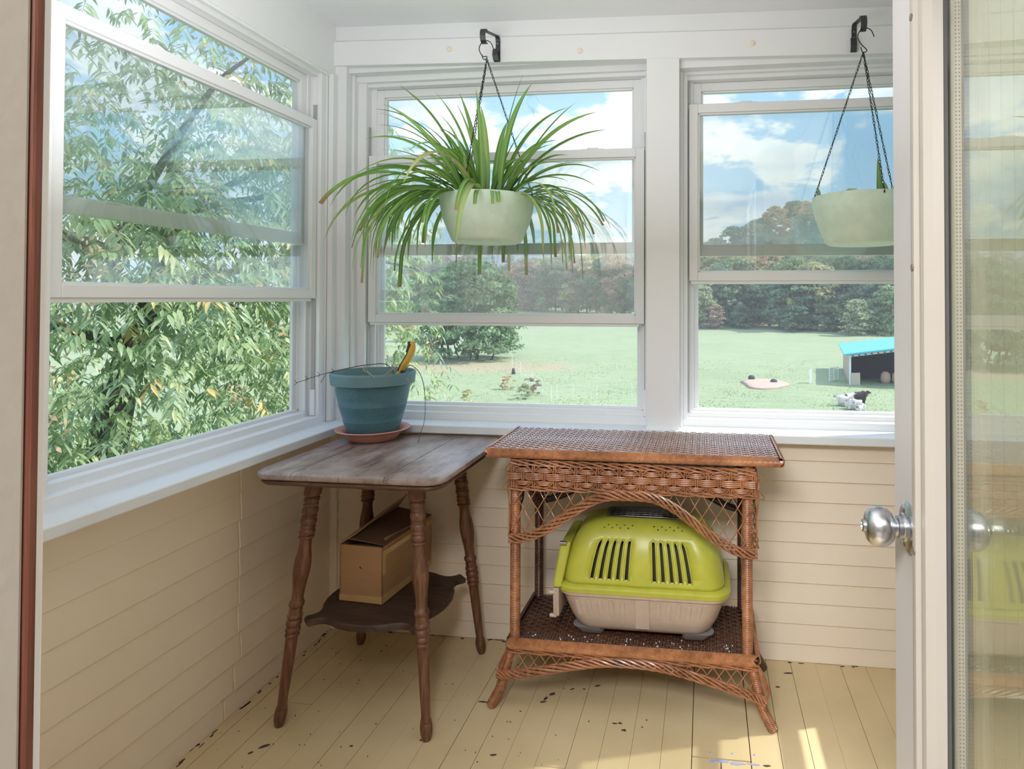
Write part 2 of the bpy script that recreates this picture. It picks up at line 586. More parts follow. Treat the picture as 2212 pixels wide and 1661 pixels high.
# floor: every board a part
fl = MB(); fl.box(XL - 0.2, XR + 0.2, 0.2, YB + 0.25, -0.12, -0.022)
floor = struct(fl.build('floor', 'floor_gap'), 'cream painted floor of narrow boards running towards the windows', 'floor')
x = XL - 0.04
k = 0
while x < XR + 0.02:
    w = 0.0865
    wide = abs(x - (-0.0)) < 0.05 and x > -0.06
    if wide:
        w = 0.167
    gap = rnd.choice([0.0008, 0.0010, 0.0012, 0.0018]) if not wide else 0.004
    segs = [(0.25, YB + 0.02)]
    if wide:
        segs = [(0.25, 1.868), (1.873, YB + 0.02)]
    elif k % 5 == 2:
        segs = [(0.25, 1.45 + 0.6 * rnd.random()), None]
        segs[1] = (segs[0][1] + 0.0025, YB + 0.02)
    for a, b in segs:
        m = MB()
        dz = rnd.uniform(-0.0016, 0.0008)
        if wide and a < 0.3:
            m.box(x + gap / 2, x + 0.081, a, b, -0.024, dz); m.build('plank', 'floor_paint', floor)
            m = MB(); m.box(x + 0.084, x + w - gap / 2, a, b, -0.024, dz)
        else:
            m.box(x + gap / 2, x + w - gap / 2, a, b, -0.024, dz)
        m.build('plank', 'floor_paint', floor)
    x += w; k += 1
# paint chips, dirt flecks and dead leaves on the boards (flat marks)
marks = MB()
def blot(x, y, rx, ry, a=0.0, z=0.0012, m=marks, n=7):
    ids = []
    for j in range(n):
        t = 2 * PI * j / n
        q = rnd.uniform(0.6, 1.1)
        u, v = rx * q * math.cos(t), ry * q * math.sin(t)
        ids.append((x + u * math.cos(a) - v * math.sin(a), y + u * math.sin(a) + v * math.cos(a)))
    m.prism(ids, -0.002, z, 'z')
for (bx, by, rx, ry, a) in ((0.286, 2.327, 0.02, 0.004, 0.1), (0.24, 2.24, 0.008, 0.003, 0), (-0.50, 2.10, 0.012, 0.007, 0.6), (-0.515, 2.075, 0.006, 0.012, -0.5), (-0.52, 2.055, 0.012, 0.004, 0.3),
                            (-0.26, 1.985, 0.008, 0.004, 0), (-0.275, 1.982, 0.008, 0.003, 0), (-0.245, 1.955, 0.008, 0.003, 0.4), (-0.24, 1.952, 0.004, 0.003, 0), (-0.19, 1.975, 0.003, 0.003, 0),
                            (-0.18, 2.01, 0.003, 0.003, 0), (-0.36, 2.165, 0.010, 0.004, 0.4), (-0.44, 2.135, 0.009, 0.003, 0.8), (-1.27, 1.745, 0.016, 0.005, 0.7), (-1.29, 1.715, 0.009, 0.003, 0.9),
                            (-1.02, 1.78, 0.005, 0.003, 0.3), (-0.83, 1.83, 0.006, 0.003, 0), (-0.40, 2.14, 0.005, 0.003, 0), (-0.30, 2.30, 0.013, 0.005, 0), (-0.285, 2.302, 0.008, 0.005, 0), (-0.415, 2.285, 0.006, 0.01, 0.2),
                            (-0.71, 2.03, 0.02, 0.0025, 0), (0.17, 1.86, 0.012, 0.004, 0.1), (-0.60, 1.80, 0.010, 0.003, 0.2), (-0.90, 1.67, 0.010, 0.003, -0.2)):
    blot(bx, by, rx, ry, a)
for _ in range(90):
    yy = rnd.uniform(1.55, 2.4); xx = rnd.uniform(-1.44, -0.35)
    q = rnd.uniform(0.001, 0.003)
    blot(xx, yy, q, q * 0.7, rnd.random() * 3, n=5)
for _ in range(60):
    blot(XL + rnd.uniform(0.0, 0.022), rnd.uniform(1.2, 2.4), rnd.uniform(0.002, 0.005), rnd.uniform(0.004, 0.016), 0, 0.0012)
for _ in range(45):
    blot(rnd.uniform(-1.44, 0.66), YB - rnd.uniform(0.0, 0.018), rnd.uniform(0.003, 0.014), rnd.uniform(0.002, 0.004), 0, 0.0012)
mo = marks.build('dirt_speck', 'dirt_spot', floor); mo['kind'] = 'stuff'
bl = MB()
for (bx, by, rx, ry) in ((0.04, 1.862, 0.028, 0.006), (0.085, 1.858, 0.026, 0.007), (0.135, 1.861, 0.024, 0.004), (0.018, 1.857, 0.008, 0.006)):
    blot(bx, by, rx, ry, 0, 0.0013, bl, 9)
for (bx, by) in ((0.012, 1.893), (0.075, 1.897), (0.138, 1.9)):
    blot(bx, by, 0.004, 0.004, 0, 0.0014, bl, 8)
tb = bl.build('paint_chip', 'blue_paint', floor); tb['kind'] = 'stuff'

# ceiling
c_ = MB()
c_.hexa([(XL - 0.3, -0.1, zc_at(XL - 0.3)), (XR + 0.3, -0.1, zc_at(XR + 0.3)), (XR + 0.3, YB + 0.3, zc_at(XR + 0.3)), (XL - 0.3, YB + 0.3, zc_at(XL - 0.3)),
         (XL - 0.3, -0.1, 2.5), (XR + 0.3, -0.1, 2.5), (XR + 0.3, YB + 0.3, 2.5), (XL - 0.3, YB + 0.3, 2.5)])
struct(c_.build('ceiling', 'white_wall'), 'white painted porch ceiling', 'ceiling')
rf = MB(); rf.box(XL - 0.55, XR + 0.32, -4.4, YB + 0.68, 2.5, 2.66)
struct(rf.build('roof', 'white_wall'), 'flat roof slab with deep eaves above the porch', 'roof')

# ---- wall openings : windows 1 and 2 at the back, 3 on the left, 4 on the right
B = lambda d: (lambda u, dd, z: (u, d + dd, z))
MAP_BACK = lambda u, d, z: (u, 2.40 + d, z)
MAP_LEFT = lambda u, d, z: (XL - d, u, z)
MAP_RIGHT = lambda u, d, z: (XR + d, u, z)

def wall_with_holes(name, mp, u0, u1, z0, z1, d0, d1, holes, mat, label):
    m = MB(mp)
    us = u0
    for (a, b, za, zb) in holes:
        m.box(us, a, d0, d1, z0, z1)
        m.box(a, b, d0, d1, z0, za)
        m.box(a, b, d0, d1, zb, z1)
        us = b
    m.box(us, u1, d0, d1, z0, z1)
    return struct(m.build(name, mat), label, 'wall')

OP1 = (-1.421, -0.181, Z_SILL - 0.03, 2.205)
OP2 = (-0.096, 1.110, Z_SILL - 0.03, 2.165)
OP3 = (1.245, 2.366, Z_SILL - 0.03, 2.187)
OP4 = (1.32, 2.43, Z_SILL - 0.03, 2.187)
wall_back = wall_with_holes('wall_back', MAP_BACK, XL - 0.16, XR + 0.16, -0.12, 2.5, 0.02, 0.16, [OP1, OP2], 'white_paint', 'back porch wall with two windows over cream clapboards')
wall_left = wall_with_holes('wall_left', MAP_LEFT, 0.25, 2.5, -0.12, 2.5, 0.006, 0.13, [OP3], 'white_paint', 'left porch wall with one big window over cream clapboards')
wall_right = wall_with_holes('wall_right', MAP_RIGHT, 0.25, 2.5, -0.12, 2.5, 0.006, 0.13, [OP4], 'white_paint', 'right porch wall with a window letting the sun in')

# clapboards: wedge shaped boards lapping over one another, each a part
def clap(mp, u0, u1, zb, zt, lap, parent, proud=0.0, lapd=0.008):
    m = MB(mp)
    m.hexa([(u0, -lapd - proud, zb), (u1, -lapd - proud, zb), (u1, 0.03, zb), (u0, 0.03, zb),
            (u0, -0.001, zt + lap), (u1, -0.001, zt + lap), (u1, 0.03, zt + lap), (u0, 0.03, zt + lap)])
    return bevel(m.build('clapboard', 'clapboard_paint', parent), 0.002, 1)
MB_SIDING = lambda u, d, z: (u, YB + d, z)
zs_back = [0.0, 0.066, 0.138, 0.212, 0.284, 0.356, 0.429, 0.502, 0.574, 0.648, 0.722, 0.79]
for i in range(len(zs_back) - 1):
    clap(MB_SIDING, XL - 0.02, XR + 0.02, zs_back[i] - (0.004 if i else 0), zs_back[i + 1], 0.002, wall_back)
zs_left = [0.0, 0.07, 0.155, 0.243, 0.331, 0.419, 0.507, 0.596, 0.684, 0.77, 0.80]
joints = [1.83, 1.87, 1.90, 1.885, 1.888, 1.889, 1.887, 1.893, 1.89, 1.90]
for i in range(len(zs_left) - 1):
    jn = joints[i]
    clap(MAP_LEFT, 0.25, jn - 0.0015, zs_left[i] - (0.003 if i else 0), zs_left[i + 1], 0.002, wall_left, 0.0, 0.0048)
    clap(MAP_LEFT, jn + 0.0015, YB + 0.01, zs_left[i] - (0.003 if i else 0), zs_left[i + 1], 0.002, wall_left, rnd.uniform(-0.0005, 0.0025), 0.0048)
    clap(MAP_RIGHT, 0.25, YB + 0.01, zs_left[i], zs_left[i + 1], 0.002, wall_right)
# corner strip below the sill, left of the back wall
cs = MB(); cs.box(XL - 0.005, XL + 0.03, YB - 0.02, YB + 0.02, 0.0, 0.80)
struct(bevel(cs.build('trim_1', 'clapboard_paint'), 0.004), 'cream corner strip where two clapboard walls meet', 'trim')

# casings, header, sills
def trim(n, mb, mat, label, w=0.0025):
    return struct(bevel(mb.build('trim_%d' % n, mat), w, 2), label, 'trim')
def zh(x, a, b):
    return a + (b - a) * (x + 1.47) / 2.13
m = MB()
def slope_board(m, x0, x1, y0, y1, zb, zt):
    m.hexa([(x0, y0, zh(x0, *zb)), (x1, y0, zh(x1, *zb)), (x1, y1, zh(x1, *zb)), (x0, y1, zh(x0, *zb)),
            (x0, y0, zh(x0, *zt)), (x1, y0, zh(x1, *zt)), (x1, y1, zh(x1, *zt)), (x0, y1, zh(x0, *zt))])
slope_board(m, XL - 0.01, XR, 2.388, 2.425, (2.226, 2.173), (2.323, 2.272))
trim(2, m, 'white_paint', 'white header board above the two back windows with hooks')
m = MB(); slope_board(m, XL - 0.05, XR, 2.402, 2.43, (2.318, 2.265), (2.40, 2.35))
trim(3, m, 'white_wall', 'white frieze strip between header board and ceiling')
m = MB(); m.box(-1.4725, OP1[0] + 0.0015, 2.40, 2.4195, Z_SILL - 0.01, 2.235)
trim(4, m, 'white_paint', 'white corner casing left of the spider plant window')
m = MB(); m.box(-0.217, -0.0945, 2.392, 2.4195, Z_SILL - 0.02, 2.20)
trim(5, m, 'white_paint', 'white post between the two back windows')
m = MB(); m.box(1.10, XR + 0.01, 2.40, 2.4195, Z_SILL - 0.02, 2.18)
trim(6, m, 'white_paint', 'white casing right of the second back window')
# sill boards
m = MB(); m.box(XL - 0.07, XR + 0.05, 2.35, 2.54, Z_SILL - 0.031, Z_SILL)
trim(7, m, 'sill_paint', 'white sill board under the back windows', 0.004)
m = MB(); m.box(XL - 0.06, XL + 0.10, 0.25, 2.351, Z_SILL - 0.031, Z_SILL - 0.0005)
trim(8, m, 'sill_paint', 'white sill board under the left window', 0.004)
m = MB(); m.box(XR - 0.08, XR + 0.08, 0.25, 2.351, Z_SILL - 0.031, Z_SILL - 0.0005)
trim(9, m, 'sill_paint', 'white sill board under the right window', 0.004)
m = MB(); m.box(XL - 0.005, XL + 0.016, 2.366, 2.40, Z_SILL, 2.187)
m.box(XL - 0.005, XL + 0.006, 1.10, 1.245, Z_SILL, 2.187)
trim(10, m, 'white_paint', 'white casing strips beside the left window')
m = MB(); m.box(XL - 0.02, XL + 0.004, 0.25, YB, 2.187, 2.40)
trim(11, m, 'white_wall', 'white wall band above the left window', 0.003)
# little wooden plugs on the header
for (x0, z0) in ((-0.985, 2.268), (-0.47, 2.236), (0.17, 2.232)):
    m = MB(); m.lathe([(0.0, -0.0), (0.0105, 0.0), (0.0105, 0.004), (0.006, 0.006)], segs=14)
    o = m.build('plug', 'clapboard_paint', bpy.data.objects['trim_2'])
    for v in o.data.vertices:
        a, b, c = v.co; v.co = (x0 + a, 2.388 - c, z0 + b)

# ---- windows: outer frame, upper sash, lower sash (raised), double panes, locks
def sash(name, mp, u0, u1, z0, z1, d0, d1, st, rt, rb, parent, lip=True):
    m = MB(mp)
    m.box(u0, u0 + st, d0, d1, z0, z1)
    m.box(u1 - st, u1, d0, d1, z0, z1)
    m.box(u0 + st, u1 - st, d0, d1, z1 - rt, z1)
    m.box(u0 + st, u1 - st, d0, d1, z0, z0 + rb)
    # inner bead that steps back to the glass
    b = 0.007
    for (a0, a1, c0, c1) in ((u0 + st - 0.001, u0 + st + b, z0 + rb, z1 - rt), (u1 - st - b, u1 - st + 0.001, z0 + rb, z1 - rt), (u0 + st, u1 - st, z0 + rb - 0.001, z0 + rb + b), (u0 + st, u1 - st, z1 - rt - b, z1 - rt + 0.001)):
        m.box(a0, a1, d0 + 0.009, d1 - 0.002, c0, c1)
    if lip:
        m.box(u0 + 0.006, u1 - 0.02, d0 + 0.006, d1 - 0.004, z0 - 0.012, z0)
    s_ = bevel(m.build(name, 'vinyl', parent), 0.0018, 2)
    g = MB(mp)
    dm = (d0 + d1) / 2 + 0.003
    for d in (dm - 0.006, dm + 0.006):
        g.box(u0 + st + 0.0005, u1 - st - 0.0005, d - 0.0015, d + 0.0015, z0 + rb + 0.0005, z1 - rt - 0.0005)
    g.build('glass_pane', 'window_glass', s_)
    return s_

def window(n, mp, op, ls, us_z, dl, label, u_off=0.010):
    """op opening, ls = (u0,u1,zbottom,ztop) of lower sash, us_z = (bottom, top glass) of the upper sash, dl depth of lower sash face"""
    u0, u1, z0, z1 = op
    m = MB(mp)
    D0, D1 = dl - 0.012, dl + 0.085
    zt = us_z[1] + 0.034
    sl, sr = ls[0], ls[1]
    # side jambs with track ribs
    m.box(u0, sl + 0.004, dl + 0.033, D1, Z_SILL, z1)
    m.box(u0, sl - 0.006, D0, D1, Z_SILL, z1)
    m.box(sr - 0.004, u1, dl + 0.033, D1, Z_SILL, z1)
    m.box(sr + 0.006, u1, D0, D1, Z_SILL, z1)
    for dd in (dl + 0.031, dl + 0.066):
        m.box(u0, sl + 0.016, dd, dd + 0.006, Z_SILL + 0.05, z1)
        m.box(sr - 0.016, u1, dd, dd + 0.006, Z_SILL + 0.05, z1)
    m.box(u0, sl + 0.034, dl + 0.072, D1, Z_SILL + 0.02, z1)
    m.box(sr - 0.034, u1, dl + 0.072, D1, Z_SILL + 0.02, z1)
    # head
    m.box(u0, u1, D0 - 0.01, D1, zt + 0.012, z1)
    m.box(u0, u1, D0 + 0.012, D1, zt - 0.002, zt + 0.014)
    # sill of the unit: stepped
    m.box(u0 - 0.0005, u1 + 0.0005, D0 - 0.002, D1, Z_SILL - 0.02, Z_SILL + 0.028)
    m.box(u0, u1, dl + 0.028, D1, Z_SILL + 0.026, Z_SILL + 0.046)
    m.box(u0, u1, dl + 0.066, D1, Z_SILL + 0.045, Z_SILL + 0.056)
    w = struct(bevel(m.build('window_%d' % n, 'vinyl'), 0.0016, 1), label, 'window')
    # wooden stop around the opening
    s_ = MB(mp)
    s_.box(u0, u0 + 0.012, max(0.004, D0 - 0.03), D0, Z_SILL, z1)
    s_.box(u1 - 0.012, u1, max(0.004, D0 - 0.03), D0, Z_SILL, z1)
    bevel(s_.build('stop_strip', 'white_paint', w), 0.002, 1)
    # dark shoe slots of the balance tracks
    t_ = MB(mp)
    t_.box(sl - 0.0065, sl - 0.0005, dl + 0.004, dl + 0.018, Z_SILL + 0.05, ls[2] - 0.004)
    t_.box(sr + 0.0005, sr + 0.0065, dl + 0.004, dl + 0.018, Z_SILL + 0.05, ls[2] - 0.004)
    t_.box(sl - 0.0065, sl - 0.0005, dl + 0.004, dl + 0.018, ls[3] + 0.004, ls[3] + 0.12)
    t_.box(sr + 0.0005, sr + 0.0065, dl + 0.004, dl + 0.018, ls[3] + 0.004, ls[3] + 0.12)
    t_.build('balance_track', 'track_grey', w)
    bc = MB(mp)
    bc.box(sr - 0.002, sr + 0.02, dl + 0.002, dl + 0.022, Z_SILL + 0.03, Z_SILL + 0.13)
    bc.box(sr - 0.002, sr + 0.02, dl + 0.002, dl + 0.022, ls[3] + 0.06, zt - 0.01)
    bevel(bc.build('balance_cover', 'vinyl', w), 0.001, 1)
    lo = sash('lower_sash', mp, sl, sr, ls[2], ls[3], dl, dl + 0.03, 0.033 if n < 3 else 0.03, 0.034, 0.032, w)
    uo = sash('upper_sash', mp, sl + u_off, sr - u_off, us_z[0], us_z[1] + 0.031, dl + 0.037, dl + 0.067, 0.036, 0.031, 0.038, w, lip=False)
    # meeting rail locks
    for (s0, zz, d) in ((lo, ls[3], dl + 0.004), (uo, us_z[0] + 0.038, dl + 0.037)):
        k_ = MB(mp)
        uc = sl + (sr - sl) * (0.82 if n == 1 else 0.19)
        k_.box(uc - 0.022, uc + 0.022, d, d + 0.018, zz - 0.001, zz + 0.007)
        k_.box(uc - 0.045, uc + 0.045, d, d + 0.014, zz - 0.001, zz + 0.003)
        bevel(k_.build('sash_lock', 'vinyl', s0), 0.002, 2)
    return w
window(1, MAP_BACK, OP1, (-1.368, -0.234, 1.203, 1.885), (1.478, 2.134), 0.085, 'window behind the spider plant with its lower sash raised')
window(2, MAP_BACK, OP2, (-0.061, 1.073, 1.369, 2.047), (1.465, 2.108), 0.085, 'window behind the nearly empty hanging bowl with sash raised high')
window(3, MAP_LEFT, OP3, (1.295, 2.319, 1.300, 1.990), (1.505, 2.130), 0.020, 'big window in the left wall looking into a leafy tree')
window(4, MAP_RIGHT, OP4, (1.37, 2.400, 1.010, 1.690), (1.290, 2.130), 0.020, 'window in the right wall that lets sun onto the floor')

# ---- house wall with the doorway the camera looks through
m = MB()
m.box(XL - 0.6, -0.47, 0.20, 0.345, -0.12, 2.5)
m.box(0.36, XR + 0.6, 0.20, 0.345, -0.12, 2.5)
m.box(-0.47, 0.36, 0.20, 0.345, 2.06, 2.5)
struct(m.build('wall_front', 'clapboard_paint'), 'house wall with the open doorway onto the porch', 'wall')
m = MB(); m.box(-0.475, -0.44, 0.16, 0.369, -0.02, 2.06); m.box(-0.475, 0.36, 0.16, 0.36, 2.03, 2.06)
bevel(struct(m.build('trim_12', 'jamb_paint'), 'beige painted door jamb at the left edge', 'trim'), 0.003)
m = MB(); m.box(-0.475, -0.4385, 0.369, 0.3765, -0.02, 2.06)
bevel(struct(m.build('trim_13', 'stained_strip'), 'dark red-brown stained edge of the doorway', 'trim'), 0.002)
m = MB(); m.box(-0.56, -0.4445, 0.3765, 0.386, -0.02, 2.10)
bevel(struct(m.build('trim_14', 'white_paint'), 'white outer edge of the doorway casing', 'trim'), 0.002)
# house room behind the camera
m = MB()
m.box(-2.2, 1.9, -3.4, 0.2, -0.12, -0.02)
m.box(-2.2, 1.9, -3.4, 0.2, 2.45, 2.5)
m.box(-2.3, -2.2, -3.4, 0.2, -0.12, 2.5); m.box(1.9, 2.0, -3.4, 0.2, -0.12, 2.5); m.box(-2.3, 2.0, -3.5, -3.4, -0.12, 2.5)
struct(m.build('wall_house_room', 'room_wall'), 'plain dim room of the house behind the doorway', 'wall')
# beadboard partition behind the open door
m = MB(); m.box(0.623, 0.68, 0.345, 1.727, -0.02, zc_at(0.6))
part_w = struct(m.build('wall_partition', 'beadboard_paint'), 'cream beadboard partition behind the glass door', 'wall')
y = 0.36
while y < 1.72:
    y1 = min(y + 0.057, 1.727)
    m = MB()
    m.prism([(0.6235, y + 0.0100), (0.6185, y + 0.0115), (0.6185, y1 - 0.0020), (0.6235, y1 - 0.0005)], -0.02, 2.34, 'z')
    m.build('beadboard', 'beadboard_paint', part_w)
    m = MB()
    m.prism([(0.6235 - 0.005 * math.sin(PI * j / 5), y + 0.0020 + 0.0065 * (1 - math.cos(PI * j / 5)) / 2) for j in range(6)], -0.02, 2.34, 'z')
    m.build('bead', 'beadboard_paint', part_w)
    y = y1
# ---- the open glass door
DX0, DX1 = 0.299, 0.344
door = struct(thing('door_1', 'open door with big glass panel and silver round knob', 'door', (0.32, 0.36, 0)), None)
def dbox(name, mat, *bx, w=0.002, par=door):
    m = MB()
    for b in bx:
        m.box(*b)
    return bevel(m.build(name, mat, par), w, 2)
Y0, Y1 = 0.36, 1.085
dbox('stile', 'door_paint', (DX0, DX1, 0.972, Y1, 0.0, 2.02))
dbox('stile', 'door_paint', (DX0, DX1, Y0, 0.45, 0.0, 2.02))
dbox('rail', 'door_paint', (DX0, DX1, 0.45, 0.972, 0.0, 0.19))
dbox('rail', 'door_paint', (DX0, DX1, 0.45, 0.972, 1.91, 2.02))
# raised glazing frame on both faces: rounded outer bead, inner slope
def gframe(side):
    m = MB()
    xs = DX0 if side < 0 else DX1
    def prof(yc, sgn):
        # cross section (x,y): from the outer edge toward the glass
        return [(xs, yc), (xs + side * 0.007, yc - sgn * 0.004), (xs + side * 0.010, yc - sgn * 0.012), (xs + side * 0.009, yc - sgn * 0.022), (xs + side * 0.0035, yc - sgn * 0.028),
                (xs + side * 0.0035, yc - sgn * 0.036), (xs + side * 0.0065, yc - sgn * 0.043), (xs + side * 0.0055, yc - sgn * 0.052), (xs - side * 0.004, yc - sgn * 0.062), (xs - side * 0.017, yc - sgn * 0.064), (xs - side * 0.017, yc)]
    m.prism(prof(0.975, 1), 0.13, 1.97, 'z')
    m.prism(prof(0.447, -1), 0.13, 1.97, 'z')
    m.box(min(xs - side * 0.017, xs + side * 0.009), max(xs - side * 0.017, xs + side * 0.009), 0.447, 0.975, 0.13, 0.20)
    m.box(min(xs - side * 0.017, xs + side * 0.009), max(xs - side * 0.017, xs + side * 0.009), 0.447, 0.975, 1.90, 1.97)
    return m.build('glazing_frame', 'door_trim', door, smooth=True, angle=28)
gframe(-1); gframe(1)
sp = MB(); sp.box(0.3232, 0.3328, 0.895, 0.908, 0.2, 1.9)
spo = sp.build('spacer_bar', 'spacer', door)
ho = MB()
for k in range(330):
    zz = 0.21 + k * 0.00512
    for xx in (0.3260, 0.3300):
        ho.box(xx - 0.0007, xx + 0.0007, 0.8944, 0.896, zz - 0.0008, zz + 0.0008)
hoo = ho.build('perforation', 'gasket', spo); hoo['kind'] = 'stuff'
gs = MB(); gs.box(0.316, 0.3198, 0.906, 0.912, 0.2, 1.9); gs.box(0.3362, 0.340, 0.888, 0.911, 0.2, 1.9)
gs.build('gasket', 'gasket', door)
g = MB()
for xx in (0.3215, 0.3345):
    g.box(xx - 0.0015, xx + 0.0015, 0.509, 0.912, 0.199, 1.902)
g.build('glass_pane', 'door_glass', door)
for zz in (0.335, 0.948, 1.345, 1.700):
    m = MB()
    m.lathe([(0.0, -0.001), (0.0055, -0.001), (0.0052, 0.0012), (0.0, 0.0016)], segs=12)
    o = m.build('screw_plug', 'plug', door)
    for v in o.data.vertices:
        a, b, c = v.co; v.co = (DX0 - 0.0095 - c, 0.958 + a * 1.0, zz + b * 1.0)
# knob: rosette, neck, ball, push button
def lathe_x(prof, y, z, name, mat, par, x0, sgn=-1, segs=28):
    m = MB(); m.lathe(prof, segs=segs)
    o = m.build(name, mat, par, smooth=True, angle=35)
    for v in o.data.vertices:
        a, b, c = v.co; v.co = (x0 + sgn * c, y + a, z + b)
    o.data.update()
    return o
KY, KZ = 1.012, 0.962
for sgn, xf in ((-1, DX0), (1, DX1)):
    ro = lathe_x([(0.0, 0), (0.0375, 0.0), (0.0375, 0.0025), (0.033, 0.0055), (0.021, 0.0075), (0.0185, 0.010), (0.0, 0.010)], KY, KZ, 'rosette', 'nickel', door, xf, sgn)
    kn = lathe_x([(0.0, 0.008), (0.0165, 0.008), (0.0165, 0.0165), (0.0125, 0.018), (0.0105, 0.0215), (0.0155, 0.0225), (0.0220, 0.0255), (0.0268, 0.0315), (0.0292, 0.039), (0.0292, 0.0465), (0.0265, 0.0545), (0.021, 0.060), (0.0105, 0.0632), (0.0, 0.064)], KY, KZ, 'knob', 'nickel', door, xf, sgn)
    lathe_x([(0.0, 0.061), (0.0092, 0.061), (0.0092, 0.0665), (0.0062, 0.0675), (0.0055, 0.0645), (0.0, 0.0645)], KY, KZ, 'lock_button', 'nickel', kn, xf, sgn, 16)
    for dz in (0.024, -0.024):
        m = MB(); m.lathe([(0.0, 0.005), (0.004, 0.005), (0.004, 0.0072), (0, 0.0078)], segs=10)
        o = m.build('screw', 'gasket', ro)
        for v in o.data.vertices:
            a, b, c = v.co; v.co = (xf + sgn * c, KY + a, KZ + dz + b)

# ------------------------------------------------------------------ oak lamp table
TC = (-1.05, 2.07); TT = 0.782
table = thing('lamp_table', 'dark old oak table with four turned legs and a scalloped lower shelf in the corner', 'table', (TC[0], TC[1], 0))
HS, CR = 0.300, 0.055
def ext(x, hs, cr):
    """half depth of the rounded square of half size hs at offset x"""
    ax = abs(x)
    if ax <= hs - cr:
        return hs
    d = min(1.0, (ax - (hs - cr)) / cr)
    return hs - cr + cr * math.sqrt(max(0.0, 1 - d * d))
def board_strip(xa, xb, layers, name, mat, n=9):
    m = MB(); rs = []
    for (z, ins) in layers:
        hs = HS - ins
        a, b = max(xa, -hs), min(xb, hs)
        row = []
        xs = [a + (b - a) * (0.5 - 0.5 * math.cos(PI * i / n)) for i in range(n + 1)]
        for xx in xs:
            row.append((TC[0] + xx, TC[1] - ext(xx, hs, CR), z))
        for xx in xs[::-1]:
            row.append((TC[0] + xx, TC[1] + ext(xx, hs, CR), z))
        rs.append(row)
    m.rings(rs, True, True)
    return m.build(name, mat, table, smooth=True, angle=30)
seams = [-0.31, -0.165, -0.012, 0.128, 0.31]
for i in range(4):
    a, b = seams[i] + 0.0006, seams[i + 1] - 0.0006
    dz = (0.0, -0.0008, 0.0004, -0.0004)[i]
    board_strip(a, b, [(TT - 0.0225, 0.006), (TT - 0.019, 0.001), (TT - 0.013, 0.0), (TT - 0.006, 0.002), (TT - 0.0018 + dz, 0.007), (TT + dz, 0.013)], 'top_board', 'oak_top')
m = MB()
rs = []
for (z, ins) in ((TT - 0.042, 0.022), (TT - 0.040, 0.014), (TT - 0.033, 0.009), (TT - 0.027, 0.011), (TT - 0.0226, 0.016)):
    hs = HS - ins; row = []
    for c in range(4):
        for j in range(7):
            t = PI / 2 * j / 6 + PI / 2 * c - PI
            sx, sy = ((-1, -1), (1, -1), (1, 1), (-1, 1))[c]
            row.append((TC[0] + sx * (hs - CR) + CR * math.cos(t), TC[1] + sy * (hs - CR) + CR * math.sin(t), z))
    rs.append(row)
m.rings(rs, True, True)
m.build('top_moulding', 'oak_edge', table, smooth=True, angle=30)
def leg_prof():
    P = [(0.0, 0.0255), (0.068, 0.0262), (0.076, 0.0255), (0.082, 0.0205)]
    beads = [(0.083, 0.108, 0.0238, 0.0195), (0.110, 0.124, 0.0225, 0.0195), (0.126, 0.158, 0.0242, 0.020), (0.160, 0.170, 0.0228, 0.0198), (0.172, 0.200, 0.0243, 0.0205), (0.202, 0.214, 0.0232, 0.0205), (0.216, 0.240, 0.0240, 0.0205), (0.242, 0.255, 0.0240, 0.0195)]
    for a, b, R, r in beads:
        for j in range(7):
            t = j / 6
            P.append((a + (b - a) * t, r + (R - r) * math.sin(PI * t) ** 0.7))
    P += [(0.268, 0.0178), (0.285, 0.0178), (0.305, 0.0195), (0.33, 0.0228), (0.36, 0.0250), (0.39, 0.0248), (0.42, 0.0222), (0.45, 0.0192), (0.48, 0.0172), (0.505, 0.0170)]
    for a, b, R, r in [(0.507, 0.532, 0.0225, 0.0185), (0.534, 0.556, 0.0195, 0.0190), (0.558, 0.578, 0.0228, 0.019), (0.580, 0.608, 0.0232, 0.0185), (0.610, 0.632, 0.0222, 0.0185), (0.634, 0.650, 0.0215, 0.0180)]:
        for j in range(7):
            t = j / 6
            P.append((a + (b - a) * t, r + (R - r) * math.sin(PI * t) ** 0.7))
    P += [(0.662, 0.0175), (0.70, 0.0172), (0.78, 0.0158), (0.86, 0.0143), (0.915, 0.0133), (0.925, 0.0150), (0.93, 0.0165), (0.934, 0.0152), (0.938, 0.0172), (0.955, 0.0182), (0.975, 0.0172), (0.993, 0.0135), (1.0, 0.012)]
    return P
LP = leg_prof()
ZT = TT - 0.041
def leg_axis(sx, sy):
    a = Vector((TC[0] + sx * 0.168, TC[1] + sy * 0.168, ZT)); b = Vector((TC[0] + sx * 0.236, TC[1] + sy * 0.236, 0.0005))
    return a, b
for sx, sy in ((-1, -1), (1, -1), (1, 1), (-1, 1)):
    a, b = leg_axis(sx, sy)
    m = MB(); d = (b - a)
    rs = []
    for t, r in LP:
        c = a + d * t
        rs.append([(c.x + r * math.cos(2 * PI * j / 20), c.y + r * math.sin(2 * PI * j / 20), c.z) for j in range(20)])
    m.rings(rs, True, True)
    m.build('leg', 'oak_leg', table, smooth=True, angle=50)
